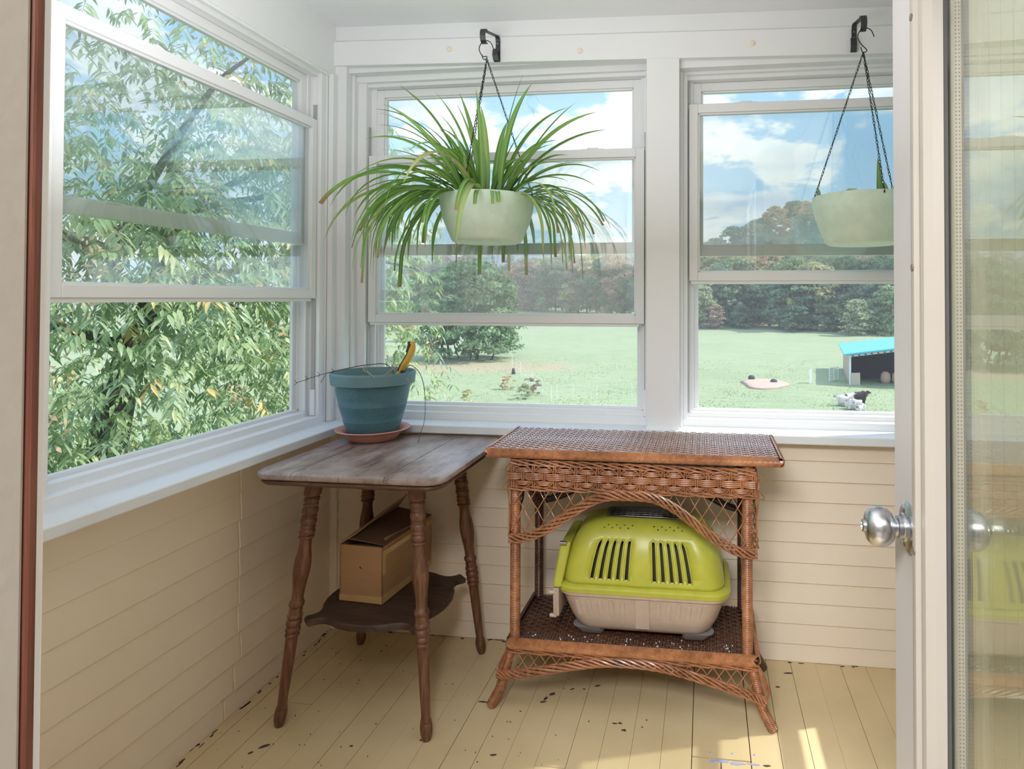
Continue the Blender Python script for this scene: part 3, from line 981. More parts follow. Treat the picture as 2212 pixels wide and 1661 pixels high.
# serpentine shelf tied into the legs
ZS = 0.302
half = [(0.0, 0.208), (0.04, 0.205), (0.08, 0.194), (0.105, 0.181), (0.128, 0.1745), (0.148, 0.176), (0.163, 0.186), (0.173, 0.199)]
side = [(x, -y) for x, y in half]
out = []
for c in range(4):
    pts = [(-x, y) for x, y in side[::-1]] + side[1:]
    for (px, py) in pts:
        q = c * PI / 2
        out.append((TC[0] + px * math.cos(q) - py * math.sin(q), TC[1] + px * math.sin(q) + py * math.cos(q)))
m = MB()
def ring_in(z, f):
    return [(TC[0] + (px - TC[0]) * f, TC[1] + (py - TC[1]) * f, z) for px, py in out]
m.rings([ring_in(ZS - 0.022, 0.965), ring_in(ZS - 0.020, 0.99), ring_in(ZS - 0.012, 1.0), ring_in(ZS - 0.004, 0.99), ring_in(ZS, 0.965)], True, True)
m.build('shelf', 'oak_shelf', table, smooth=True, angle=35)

# ------------------------------------------------------------------ cardboard box on the table shelf
bc = Vector((-1.121, 2.006)); bdir = Vector((0.026, 0.331)).normalized(); bx = Vector((bdir.y, -bdir.x))
def bp(u, v, z):
    p = bc + bx * u + bdir * v
    return (p.x, p.y, z)
box = thing('cardboard_box', 'brown cardboard box with taped edges and one flap lifted on the dark table shelf', 'box', (bc.x, bc.y, ZS))
BW, BL, BH, BT = 0.078, 0.325, 0.184, 0.004
z0 = ZS + 0.0008
def panel(name, a, b, c, d, mat='cardboard', th=BT, parent=box):
    P = [Vector(q) for q in (a, b, c, d)]
    n = (P[1] - P[0]).cross(P[3] - P[0]).normalized() * th
    m = MB(); m.hexa([tuple(p) for p in P] + [tuple(p + n) for p in P])
    return m.build(name, mat, parent)
panel('bottom', bp(-BW, 0, z0), bp(BW, 0, z0), bp(BW, BL, z0), bp(-BW, BL, z0))
def sidep(u0, v0, u1, v1, zt0=None, zt1=None):
    zt0 = zt0 or z0 + BH; zt1 = zt1 or z0 + BH
    return panel('side', bp(u0, v0, z0), bp(u1, v1, z0), bp(u1, v1, zt1), bp(u0, v0, zt0))
fr_ = sidep(BW, 0, -BW, 0)
sidep(-BW, 0, -BW, BL)
rs_ = sidep(BW, BL, BW, 0)
sidep(-BW, BL, BW, BL)
panel('end_flap', bp(-BW + 0.003, 0.004, z0 + BH - 0.006), bp(BW - 0.004, 0.004, z0 + BH - 0.006), bp(BW - 0.012, 0.07, z0 + BH - 0.012), bp(-BW + 0.01, 0.07, z0 + BH - 0.03), 'cardboard_inner', 0.003)
panel('end_flap', bp(-BW + 0.003, BL - 0.004, z0 + BH - 0.006), bp(-BW + 0.01, BL - 0.07, z0 + BH - 0.012), bp(BW - 0.01, BL - 0.07, z0 + BH - 0.012), bp(BW - 0.003, BL - 0.004, z0 + BH - 0.006), 'cardboard_inner', 0.003)
# near-side long flap folded over, dark inside; left long flap standing up at an angle
panel('lid_flap', bp(BW - 0.001, 0.02, z0 + BH - 0.002), bp(BW - 0.001, BL, z0 + BH), bp(-BW + 0.014, BL - 0.006, z0 + BH + 0.022), bp(-BW + 0.022, 0.012, z0 + BH + 0.014), 'cardboard_inner', 0.004)
panel('lid_flap', bp(-BW, 0.0, z0 + BH), bp(-BW + 0.05, 0.02, z0 + BH + 0.032), bp(-BW + 0.075, BL - 0.03, z0 + BH + 0.082), bp(-BW, BL, z0 + BH))
panel('torn_edge', bp(BW - 0.03, 0.055, z0 + BH + 0.008), bp(BW + 0.001, 0.03, z0 + BH - 0.01), bp(BW + 0.001, 0.19, z0 + BH - 0.012), bp(BW - 0.012, 0.19, z0 + BH + 0.004), 'cardboard', 0.003)
e_ = 0.0006
panel('tape_strip', bp(BW + e_ * 2, 0.0, z0 + BH - 0.03), bp(BW + e_ * 2, BL, z0 + BH - 0.03), bp(BW + e_ * 2, BL, z0 + BH - 0.012), bp(BW + e_ * 2, 0.0, z0 + BH - 0.012), 'tape', 0.0006)
panel('tape_strip', bp(BW + e_ * 2, 0.0, z0 + BH - 0.09), bp(BW + e_ * 2, 0.017, z0 + BH - 0.09), bp(BW + e_ * 2, 0.017, z0 + BH - 0.028), bp(BW + e_ * 2, 0, z0 + BH - 0.028), 'tape', 0.0006)
panel('tape_strip', bp(BW + e_ * 2, 0.0, z0 + 0.002), bp(BW + e_ * 2, BL, z0 + 0.002), bp(BW + e_ * 2, BL, z0 + 0.022), bp(BW + e_ * 2, 0.0, z0 + 0.03), 'tape', 0.0006)
panel('tape_strip', bp(BW, -e_ * 3, z0 + 0.002), bp(-BW, -e_ * 3, z0 + 0.002), bp(-BW, -e_ * 3, z0 + 0.022), bp(BW, -e_ * 3, z0 + 0.026), 'tape', 0.0006)
m = MB()
m.prism([(0, 0), (0.010, -0.003), (0.006, 0.001), (0.003, 0.006), (-0.001, 0.004)], 0, 0.001, 'y')
hole = m.build('torn_hole', 'inner_shade', box)  # dark patch laid on the card, the hole's shade as its colour
for v in hole.data.vertices:
    a, b, c = v.co
    v.co = bp(-0.004 + a, -0.0012 + b * 0.5, z0 + 0.112 + c)

# ------------------------------------------------------------------ saucer, blue pot and what is in it
SC = (-1.215, 2.252, TT + 0.0006)
m = MB()
m.lathe([(0.0, 0.0), (0.078, 0.0), (0.084, 0.003), (0.100, 0.024), (0.1045, 0.029), (0.118, 0.034), (0.128, 0.037), (0.1315, 0.040), (0.1305, 0.0425), (0.119, 0.041), (0.103, 0.035), (0.096, 0.028), (0.084, 0.010), (0.0, 0.009)], SC, 48)
sau = m.build('plant_saucer', 'terracotta_plastic', None, smooth=True, angle=40)
tag(sau, 'round terracotta coloured saucer under the blue pot on the oak table', 'saucer')
PZ = SC[2] + 0.0095
pot = thing('flower_pot', 'blue-green plastic flower pot with broad rim on a terracotta saucer', 'pot', (SC[0], SC[1], PZ))
PT = 0.240
m = MB()
m.lathe([(0.0, 0.0), (0.076, 0.0), (0.082, 0.004), (0.0865, 0.016), (0.096, 0.040), (0.1035, 0.062), (0.1045, 0.066), (0.104, 0.068), (0.112, 0.095), (0.1185, 0.118), (0.1195, 0.122), (0.119, 0.124), (0.1245, 0.150), (0.1295, 0.178), (0.131, 0.197), (0.128, 0.199)], (SC[0], SC[1], PZ), 56, caps=False)
m.build('body', 'blue_plastic', pot, smooth=True, angle=50)
m = MB()
m.lathe([(0.127, 0.194), (0.140, 0.1945), (0.1465, 0.197), (0.150, 0.230), (0.150, 0.237), (0.147, PT), (0.142, PT - 0.001), (0.139, 0.230), (0.131, 0.20), (0.122, 0.14), (0.115, 0.12)], (SC[0], SC[1], PZ), 56, caps=False)
m.build('rim', 'blue_rim', pot, smooth=True, angle=50)
m = MB()
m.lathe([(0.126, 0.168), (0.10, 0.178), (0.06, 0.185), (0.0, 0.187)], (SC[0], SC[1], PZ), 32, caps=False)
m.build('potting_soil', 'soil', pot, smooth=True)
def pp(dx, dy, dz):
    return (SC[0] + dx, SC[1] + dy, PZ + dz)
def spline(P, n):
    """Catmull-Rom through P"""
    P = [Vector(p) for p in P]
    Q = [P[0] * 2 - P[1]] + P + [P[-1] * 2 - P[-2]]
    out = []
    seg = len(P) - 1
    for i in range(n + 1):
        t = i / n * seg; k = min(int(t), seg - 1); t -= k
        a, b, c, d = Q[k], Q[k + 1], Q[k + 2], Q[k + 3]
        out.append(0.5 * ((2 * b) + (c - a) * t + (2 * a - 5 * b + 4 * c - d) * t * t + (3 * b - a - 3 * c + d) * t ** 3))
    return out
# yellow tool handle with a black stripe
hp = spline([pp(0.088, 0.01, 0.17), pp(0.094, 0.012, 0.215), pp(0.106, 0.016, 0.255), pp(0.126, 0.022, 0.29), pp(0.137, 0.026, 0.322), pp(0.139, 0.028, 0.348)], 22)
tool = thing('hand_tool', 'yellow hand tool handle with black stripe sticking out of the blue pot', 'garden tool', pp(0.088, 0.01, 0.17))
m = MB(); m.tube(hp, [0.017] * 4 + [0.0165] * 6 + [0.0175] * 8 + [0.0165, 0.0155, 0.014, 0.012, 0.0105], 14, flat=0.72)
m.build('handle', 'rubber_yellow', tool, smooth=True, angle=60)
m = MB()
off = Vector((-0.004, -0.0125, 0.003))
m.tube([p + off for p in hp[1:21]], 0.0045, 6); m.build('grip_stripe', 'rubber_black', tool, smooth=True)
m = MB(); m.tube([p + Vector((-0.0125, -0.002, 0.006)) for p in hp[15:22]], 0.0052, 6); m.build('grip_stripe', 'rubber_black', tool, smooth=True)
m = MB(); m.tube([pp(0.082, -0.012, 0.165), pp(0.084, -0.01, 0.205), pp(0.10, 0.0, 0.238)], [0.010, 0.012, 0.007], 8); m.build('lower_handle', 'rubber_yellow', tool, smooth=True)
m = MB(); m.tube([pp(0.112, -0.004, 0.18), pp(0.107, 0.0, 0.21), pp(0.112, 0.006, 0.243)], [0.011, 0.012, 0.008], 8); m.build('lower_handle', 'rubber_black', tool, smooth=True)
# dry vine trailing over the rim
vine = thing('dry_vine', 'dead brown vine with twigs trailing across the blue pot', 'twig', pp(0.08, 0.0, 0.18))
m = MB()
m.tube(spline([pp(0.10, 0.0, 0.185), pp(0.07, -0.02, 0.262), pp(0.0, -0.03, 0.266), pp(-0.08, -0.05, 0.252), pp(-0.15, -0.07, 0.235), pp(-0.20, -0.085, 0.219), pp(-0.245, -0.09, 0.203)], 30), [0.0016] * 20 + [0.0012] * 11, 5)
for (a, b, c) in ((-0.245, -0.09, 0.203), (-0.205, -0.086, 0.217), (-0.165, -0.075, 0.231), (-0.12, -0.06, 0.243)):
    for s_ in (1, -1):
        m.tube([pp(a, b, c), pp(a - 0.012, b + 0.003, c + s_ * 0.010)], [0.0012, 0.0006], 4)
m.tube([pp(-0.145, -0.07, 0.236), pp(-0.152, -0.075, 0.218), pp(-0.160, -0.078, 0.203)], [0.001, 0.001, 0.0007], 4)
m.build('stem', 'twig', vine, smooth=True)
m = MB()
m.tube(spline([pp(0.11, 0.0, 0.20), pp(0.14, -0.01, 0.262), pp(0.18, -0.02, 0.248), pp(0.208, -0.03, 0.20), pp(0.222, -0.045, 0.12), pp(0.223, -0.055, 0.07), pp(0.214, -0.06, 0.035), pp(0.205, -0.065, -0.002)], 32), [0.0014] * 16 + [0.0010] * 17, 5)
m.build('stem', 'twig', vine, smooth=True)
m = MB()
m.tube(spline([pp(0.03, -0.05, 0.19), pp(0.0, -0.06, 0.262), pp(0.01, -0.085, 0.250), pp(0.05, -0.12, 0.246), pp(0.085, -0.15, 0.232)], 20), 0.0016, 5)
m.tube(spline([pp(0.02, -0.03, 0.188), pp(0.06, -0.05, 0.225), pp(0.105, -0.02, 0.262)], 12), 0.0018, 5)
m.tube(spline([pp(0.05, -0.04, 0.185), pp(0.085, -0.03, 0.25), pp(0.09, -0.02, 0.285), pp(0.086, -0.018, 0.305)], 12), [0.0022] * 9 + [0.0035, 0.004, 0.003, 0.001], 5)
for _ in range(16):
    a = rnd.uniform(-0.02, 0.12); b = rnd.uniform(-0.09, 0.02); r0 = rnd.uniform(0.03, 0.06); t = rnd.random() * 6
    m.tube(spline([pp(a, b, 0.18), pp(a + r0 * 0.5 * math.cos(t), b + r0 * 0.5 * math.sin(t), 0.205 + rnd.random() * 0.025), pp(a + r0 * math.cos(t), b + r0 * math.sin(t), 0.185 + rnd.random() * 0.04)], 8), 0.0014, 4)
m.build('tangle', 'straw', vine, smooth=True)
m = MB()
m.tube(spline([pp(-0.118, -0.035, 0.178), pp(-0.112, -0.055, 0.214), pp(-0.095, -0.075, 0.216), pp(-0.06, -0.085, 0.19), pp(-0.03, -0.085, 0.17)], 16), 0.0058, 8)
hose = m.build('blue_tube', 'blue_hose', None, smooth=True)
tag(hose, 'short bent bright blue tube lying inside the blue pot', 'tube')

# ------------------------------------------------------------------ wicker stand
WX0, WX1, WYF, WYB = -0.603, 0.127, 2.022, 2.322      # leg centres
stand = thing('wicker_stand', 'brown wicker side table with woven top, braided edges and lower shelf', 'wicker table', ((WX0 + WX1) / 2, (WYF + WYB) / 2, 0))
def W(mb, name, mat, smooth=True, angle=55, stuff=False, par=stand):
    o = mb.build(name, mat, par, smooth=smooth, angle=angle)
    if stuff: o['kind'] = 'stuff'
    return o
TX0, TX1, TY0, TY1, TZ = -0.690, 0.226, 1.998, 2.346, 0.822
def weave(name, x0, x1, y0, y1, z, mat, pitch_x, rows, amp=0.0022, w=0.0042):
    """flat strands along x going over and under pairs of stakes along y"""
    m = MB()
    nx = max(2, round((x1 - x0) / pitch_x)); px = (x1 - x0) / nx
    py = (y1 - y0) / rows
    for r in range(rows):
        yc = y0 + py * (r + 0.5)
        n = nx * 6
        top, bot = [], []
        rr = []
        for i in range(n + 1):
            xx = x0 + (x1 - x0) * i / n
            zz = z - amp + amp * math.cos(PI * (xx - x0) / px + PI * (r % 2))
            wob = 0.0006 * math.sin(xx * 40 + r * 1.7)
            rr.append([(xx, yc - py * 0.47 + wob, zz - 0.0008), (xx, yc - py * 0.40 + wob, zz + 0.0002), (xx, yc - py * 0.15 + wob, zz + 0.0006), (xx, yc + py * 0.15 + wob, zz + 0.0006), (xx, yc + py * 0.40 + wob, zz + 0.0002), (xx, yc + py * 0.47 + wob, zz - 0.0008)])
        m.rings(rr, False, False)
    for i in range(nx + 1):
        for s_ in (-0.0042, 0.0042):
            xx = x0 + px * i + s_
            if x0 <= xx <= x1:
                m.tube([(xx, y0, z - 0.0028), (xx, y1, z - 0.0028)], 0.0030, 6)
    o = m.build(name, mat, stand, smooth=True, recalc=False)
    o['kind'] = 'stuff'
    return o
weave('woven_top', TX0 + 0.008, TX1 - 0.008, TY0 + 0.006, TY1 - 0.006, TZ + 0.002, 'wicker_top', 0.0238, 26)
m = MB(); m.box(TX0 + 0.01, TX1 - 0.01, TY0 + 0.01, TY1 - 0.01, TZ - 0.018, TZ - 0.0045); W(m, 'top_board', 'wicker_dark', False)
def braid(p0, p1, z, h, nrm, name, mat='wicker_braid', flip=1, pitch=0.0152):
    """herringbone braid along p0-p1, height h centred at z, bulging along nrm"""
    a, b = Vector((p0[0], p0[1], z)), Vector((p1[0], p1[1], z))
    L = (b - a).length; t = (b - a) / L; nv = Vector((nrm[0], nrm[1], 0)); zz = Vector((0, 0, 1))
    n = max(2, round(L / pitch)); pt = L / n
    m = MB()
    co = MB(); co.tube([a, b], h * 0.27, 8); W(co, 'braid_core', 'wicker_black')  # core coloured black to put shade between the strands
    for k in range(n):
        for half_ in (1, -1):
            for s_ in range(3):
                o_ = (k + 0.5 * (half_ < 0)) * pt + (s_ - 1) * pt * 0.30
                P = []
                for j in range(6):
                    q = j / 5
                    ang = PI * (0.5 - 0.62 * q) if half_ > 0 else PI * (-0.5 + 0.62 * q)
                    R = h * 0.46 + 0.0022 * math.sin(PI * q)
                    s0 = o_ + flip * pt * 1.75 * (q - 0.55)
                    s0 = min(max(s0, -0.004), L + 0.004)
                    P.append(a + t * s0 + zz * (R * math.sin(ang)) + nv * (R * 0.82 * math.cos(ang)))
                m.tube(P, 0.0024, 4, caps=False)
    return W(m, name, mat, stuff=True)
braid((TX0, TY0 + 0.004), (TX1, TY0 + 0.004), TZ - 0.0125, 0.030, (0, -1), 'braided_edge')
braid((TX1 - 0.004, TY0), (TX1 - 0.004, TY1), TZ - 0.0125, 0.030, (1, 0), 'braided_edge')
braid((TX0 + 0.004, TY1), (TX0 + 0.004, TY0), TZ - 0.0125, 0.030, (-1, 0), 'braided_edge')
# wrapped legs
def wrapped(pts, r, name, mat='wicker', pitch=0.0056, sides=14):
    P = [Vector(p) for p in pts]
    L = [0]
    for i in range(1, len(P)):
        L.append(L[-1] + (P[i] - P[i - 1]).length)
    n = int(L[-1] / pitch)
    C, R = [], []
    for i in range(n):
        for f, dr in ((0.08, -0.0011), (0.3, 0.0002), (0.5, 0.0005), (0.7, 0.0002), (0.92, -0.0011)):
            s_ = (i + f) / n * L[-1]
            k = 0
            while k < len(L) - 2 and L[k + 1] < s_:
                k += 1
            q = (s_ - L[k]) / (L[k + 1] - L[k])
            C.append(P[k].lerp(P[k + 1], q)); R.append(r + dr)
    m = MB(); m.tube(C, R, sides)
    return W(m, name, mat, angle=80)
SZ = 0.216
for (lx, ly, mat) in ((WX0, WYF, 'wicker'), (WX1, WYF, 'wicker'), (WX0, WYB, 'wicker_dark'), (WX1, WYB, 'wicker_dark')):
    wrapped([(lx, ly, SZ - 0.01), (lx, ly, 0.795)], 0.0162, 'leg', mat)
    sx = -1 if lx < -0.2 else 1; sy = -1 if ly < 2.2 else 1
    wrapped([(lx + sx * 0.004, ly, SZ + 0.0), (lx + sx * 0.028, ly + sy * 0.004, 0.125), (lx + sx * 0.045, ly + sy * 0.008, 0.06), (lx + sx * 0.075, ly + sy * 0.012, 0.004)], 0.0158, 'foot', mat)
# twisted rail of several rods
def twist_rail(P, n, R, name, mat='wicker', turns=6, r=0.0033, flat=1.0, steps=None):
    P = [Vector(p) for p in P]
    steps = steps or max(24, turns * 10)
    Q = spline(P, steps) if len(P) > 2 else [P[0].lerp(P[1], i / steps) for i in range(steps + 1)]
    m = MB()
    for s_ in range(n):
        C = []
        for i, p in enumerate(Q):
            t = (Q[min(i + 1, steps)] - Q[max(i - 1, 0)]).normalized()
            w = Vector((0, -1, 0)) if abs(t.y) < 0.8 else Vector((1, 0, 0))
            w = (w - t * t.dot(w)).normalized(); b = t.cross(w)
            a = 2 * PI * (turns * i / steps + s_ / n)
            C.append(p + w * (R * 0.55 * math.cos(a)) + b * (R * flat * math.sin(a)))
        m.tube(C, r, 5)
    return W(m, name, mat, stuff=True)
AZ1, AZ0 = 0.776, 0.700
AX0, AX1 = -0.614, 0.150
AY = WYF - 0.018
twist_rail([(AX0, AY, AZ1 + 0.004), (AX1, AY, AZ1 - 0.002)], 4, 0.0085, 'upper_rail', turns=4)
twist_rail([(AX0 - 0.006, AY, AZ0 - 0.002), (AX1 + 0.006, AY, AZ0 + 0.002)], 3, 0.006, 'lower_rail', turns=4)
def apron(p0, p1, n, nrm, mat='wicker', detail=True):
    """stakes, middle row of bulging bundles, half-moon rows above and below"""
    a, b = Vector((p0[0], p0[1], 0)), Vector((p1[0], p1[1], 0))
    L = (b - a).length; t = (b - a) / L; nv = Vector((nrm[0], nrm[1], 0))
    pt = L / n
    zm, zt, zb = (AZ0 + AZ1) / 2, AZ1 - 0.008, AZ0 + 0.004
    st = MB()
    m = MB()
    P = lambda s_, d, z: tuple(a + t * s_ + nv * d + Vector((0, 0, z)))
    for i in range(n + 1):
        for q in (-0.0032, 0.0032):
            st.tube([P(i * pt + q, 0.001, AZ0), P(i * pt + q, 0.001, AZ1)], 0.0029, 5)
        if i < n:
            for q in (-0.003, 0.003):
                st.tube([P((i + 0.5) * pt + q, 0.0035, zm - 0.018), P((i + 0.5) * pt + q, 0.0035, zm + 0.018)], 0.0027, 5)
    for i in range(n):
        # bundle in the middle row centred on every stake
        for r in range(4):
            z = zm + (r - 1.5) * 0.0056
            wv = pt * (0.46 - 0.03 * abs(r - 1.5))
            C = [P(i * pt + wv * q, 0.009 - 0.009 * q * q * q * q, z) for q in (-1, -0.6, -0.2, 0.2, 0.6, 1)]
            if i == 0:
                C = [c for c, q in zip(C, (-1, -0.6, -0.2, 0.2, 0.6, 1)) if q > -0.7]
            m.tube(C, 0.0030, 5)
            if i == n - 1:
                m.tube([P(n * pt + wv * q, 0.009 - 0.009 * q ** 4, z) for q in (-1, -0.6, -0.2, 0.2)], 0.0030, 5)
        c = (i + 0.5) * pt
        for sgn in (1, -1):
            for r in range(3):
                z = zm + sgn * (0.0155 + r * 0.0050)
                wv = pt * (0.40, 0.36, 0.27)[r]
                m.tube([P(c + wv * q, 0.0085 - 0.0085 * q ** 4, z) for q in (-1, -0.6, -0.2, 0.2, 0.6, 1)], 0.0027, 5)
            m.tube([P(c + pt * 0.44 * math.cos(PI * j / 10), 0.006, zm + sgn * (0.010 + 0.0245 * math.sin(PI * j / 10))) for j in range(11)], 0.0018, 5)
    W(st, 'stake_row', mat, stuff=True)
    W(m, 'woven_band', mat, stuff=True)
    bk = MB()
    for r in range(13):
        z = AZ0 + 0.004 + r * 0.0058
        bk.tube([P(-0.002, -0.008, z), P(L * 0.5, -0.0088, z), P(L + 0.002, -0.008, z)], 0.0027, 4)
    W(bk, 'backing_rods', 'wicker_black', stuff=True)  # rods coloured black to put shade into the gaps of the band
apron((AX0 + 0.006, AY), (AX1 - 0.006, AY), 11, (0, -1))
apron((AX1, AY + 0.006), (AX1, WYB + 0.012), 4, (1, 0))
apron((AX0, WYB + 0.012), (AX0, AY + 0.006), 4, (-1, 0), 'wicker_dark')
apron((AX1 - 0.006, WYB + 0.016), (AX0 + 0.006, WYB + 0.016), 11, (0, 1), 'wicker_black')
# front arch: thick rope of rods
def arch_z(u, top, bot):                    # u from -1 to 1
    a = abs(u)
    return top - (top - bot) * (0.5 - 0.5 * math.cos(PI * min(1, max(0, (a - 0.10) / 0.86)))) if a > 0.10 else top
XC, XHW = (AX0 + AX1) / 2, (AX1 - AX0) / 2
def arch_pts(y, top, botL, botR, n=24):
    P = []
    for i in range(n + 1):
        u = -1 + 2 * i / n
        P.append((XC + XHW * 1.015 * u, y, arch_z(u, top, botL if u < 0 else botR)))
    return P
twist_rail(arch_pts(AY - 0.004, 0.689, 0.540, 0.530), 6, 0.0125, 'front_arch', turns=5, r=0.0037, steps=110)
def lattice(y, ztop, archf, name, mat, dx=0.043, slope=0.62, r=0.0016):
    m = MB()
    for s_ in (1, -1):
        x0 = AX0 - 0.3
        while x0 < AX1 + 0.3:
            C = []; n = 26
            for i in range(n + 1):
                z = ztop - 0.22 * i / n
                xx = x0 + s_ * (ztop - z) * slope
                if AX0 <= xx <= AX1 and z > archf((xx - XC) / XHW) + 0.004:
                    C.append((xx, y + s_ * 0.0018 + 0.003 * math.sin(i), z))
                elif C:
                    break
            if len(C) > 1:
                m.tube(C, r, 4)
            x0 += dx
    return W(m, name, mat, stuff=True)
lattice(AY, AZ0, lambda u: arch_z(u, 0.689, 0.535), 'lattice', 'wicker')
lattice(WYB + 0.016, AZ0, lambda u: arch_z(u, 0.692, 0.55), 'back_lattice', 'wicker_black')
m = MB(); m.tube(spline(arch_pts(WYB + 0.014, 0.692, 0.560, 0.555), 40), 0.0125, 8); W(m, 'back_arch', 'wicker_black')
# corner rods that run down outside the front legs
for lx, s_ in ((AX0, -1), (AX1, 1)):
    m = MB()
    for q in range(3):
        m.tube(spline([(lx + s_ * 0.002 * q, AY - 0.006 + 0.008 * q, AZ1), (lx + s_ * (0.006 + 0.002 * q), AY + 0.002 * q, AZ0), (lx + s_ * 0.004, AY - 0.004 + 0.006 * q, 0.62), (lx + s_ * 0.006, AY + 0.004 * q, 0.545)], 16), 0.0019, 5)
    m.tube(spline([(lx + s_ * 0.004, AY, AZ1 - 0.002), (lx + s_ * 0.018, AY, 0.755), (lx + s_ * 0.002, AY, 0.735)], 10), 0.0016, 5)
    m.tube(spline([(lx + s_ * 0.002, AY, 0.728), (lx + s_ * 0.027, AY, 0.700), (lx + s_ * 0.015, AY, 0.694), (lx, AY, 0.70)], 12), 0.0016, 5)
    W(m, 'corner_rods', 'wicker', stuff=True)
# side arches
for lx in (AX0, AX1):
    twist_rail([(lx, WYF - 0.01, 0.545), (lx, WYF + 0.06, 0.60), (lx, (WYF + WYB) / 2, 0.675), (lx, WYB - 0.06, 0.60), (lx, WYB, 0.55)], 4, 0.009, 'side_arch', 'wicker' if lx > 0 else 'wicker_dark', turns=3, r=0.0033)
# shelf
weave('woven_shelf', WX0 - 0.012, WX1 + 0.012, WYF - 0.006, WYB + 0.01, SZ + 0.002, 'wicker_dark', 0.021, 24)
m = MB(); m.box(WX0 - 0.012, WX1 + 0.012, WYF - 0.002, WYB + 0.012, SZ - 0.018, SZ - 0.005); W(m, 'shelf_board', 'wicker_dark', False)
braid((AX0 - 0.004, AY), (AX1 + 0.004, AY), SZ - 0.006, 0.033, (0, -1), 'braided_edge', flip=-1)
braid((AX1, AY), (AX1, WYB + 0.01), SZ - 0.006, 0.033, (1, 0), 'braided_edge', 'wicker', flip=-1)
braid((AX0, WYB + 0.01), (AX0, AY), SZ - 0.006, 0.033, (-1, 0), 'braided_edge', 'wicker_dark', flip=-1)
twist_rail([(AX0 - 0.008, AY, SZ - 0.031), (AX1 + 0.008, AY, SZ - 0.031)], 3, 0.0055, 'lower_rail', turns=4)
twist_rail([(AX0 - 0.043, AY - 0.006, 0.112), (AX0 + 0.03, AY - 0.005, 0.116), (XC - 0.19, AY - 0.004, 0.152), (XC - 0.07, AY - 0.004, 0.172), (XC + 0.07, AY - 0.004, 0.172), (XC + 0.19, AY - 0.004, 0.152), (AX1 - 0.03, AY - 0.005, 0.112), (AX1 + 0.030, AY - 0.006, 0.092)], 6, 0.0115, 'lower_arch', turns=5, r=0.0036, steps=110)
def low_arch(u):
    xx = XC + XHW * u
    P = [(AX0 - 0.05, 0.112), (AX0 + 0.03, 0.116), (XC - 0.19, 0.152), (XC - 0.07, 0.172), (XC + 0.07, 0.172), (XC + 0.19, 0.152), (AX1 - 0.03, 0.112), (AX1 + 0.05, 0.09)]
    for (xa, za), (xb, zb) in zip(P, P[1:]):
        if xa <= xx <= xb:
            return za + (zb - za) * (xx - xa) / (xb - xa)
    return 0.1
lattice(AY - 0.003, SZ - 0.036, low_arch, 'lower_lattice', 'wicker', 0.036, 0.75, 0.0016)
for lx, s_ in ((AX0, -1), (AX1, 1)):
    m = MB()
    for q in range(4):
        m.tube(spline([(lx + s_ * 0.006, AY + 0.004 * q, SZ - 0.02), (lx + s_ * (0.020 + 0.004 * q), AY - 0.004 + 0.005 * q, 0.15), (lx + s_ * (0.036 + 0.002 * q), AY - 0.008 + 0.006 * q, 0.105), (lx + s_ * 0.02, AY - 0.010 + 0.004 * q, 0.097)], 14), 0.0021, 5)
    W(m, 'corner_rods', 'wicker', stuff=True)
# crumbs on the shelf
m = MB()
for _ in range(34):
    xx, yy = rnd.uniform(WX0 + 0.03, WX1 - 0.03), rnd.uniform(WYF - 0.002, WYF + 0.05)
    q = rnd.uniform(0.0009, 0.0022)
    m.box(xx - q, xx + q, yy - q * 0.7, yy + q * 0.7, SZ + 0.001, SZ + 0.0045)
cr_ = m.build('crumbs', 'white_paint', None); tag(cr_, 'white crumbs scattered along the front of the wicker shelf', 'crumbs', kind='stuff')

# ------------------------------------------------------------------ pet carrier on the wicker shelf
CXc, CYc = -0.200, 2.178
ZB = SZ + 0.0045
car = thing('pet_carrier', 'lime green and taupe plastic pet carrier under the wicker table', 'pet carrier', (CXc, CYc, ZB))
def rrect(hx, hy, r, n=6):
    out = []
    for (sx, sy, t0) in ((1, -1, -PI / 2), (1, 1, 0), (-1, 1, PI / 2), (-1, -1, PI)):
        for j in range(n + 1):
            t = t0 + PI / 2 * j / n
            out.append((sx * (hx - r) + r * math.cos(t), sy * (hy - r) + r * math.sin(t)))
    return out
def loft(levels, name, mat, par=car, caps=True, smooth=True, ang=40):
    m = MB()
    m.rings([[(CXc + px + ox, CYc + py, z) for px, py in rrect(hx, hy, r)] for (z, hx, hy, r, ox) in levels], True, caps)
    return m.build(name, mat, par, smooth=smooth, angle=ang)
zb0 = ZB + 0.016
loft([(zb0, 0.190, 0.098, 0.045, 0.0), (zb0 + 0.006, 0.208, 0.112, 0.055, 0.0), (zb0 + 0.02, 0.222, 0.122, 0.06, 0.0), (zb0 + 0.05, 0.238, 0.131, 0.062, 0.0), (zb0 + 0.118, 0.262, 0.143, 0.06, 0.0), (zb0 + 0.124, 0.272, 0.152, 0.06, 0.0), (zb0 + 0.140, 0.275, 0.154, 0.06, 0.0), (zb0 + 0.143, 0.270, 0.150, 0.06, 0.0)], 'base_tub', 'taupe_plastic')
for sx in (-1, 1):
    for sy in (-1, 1):
        m = MB()
        cx_, cy_ = CXc + sx * 0.168, CYc + sy * 0.082
        m.rings([[(cx_ + px * f + sx * o, cy_ + py * f + sy * o * 0.5, z) for px, py in rrect(0.050, 0.028, 0.022)] for z, f, o in ((ZB, 0.74, -0.004), (ZB + 0.002, 0.80, -0.002), (ZB + 0.024, 1.05, 0.006))], True, True)
        m.build('foot', 'taupe_dark', car, smooth=True, angle=40)
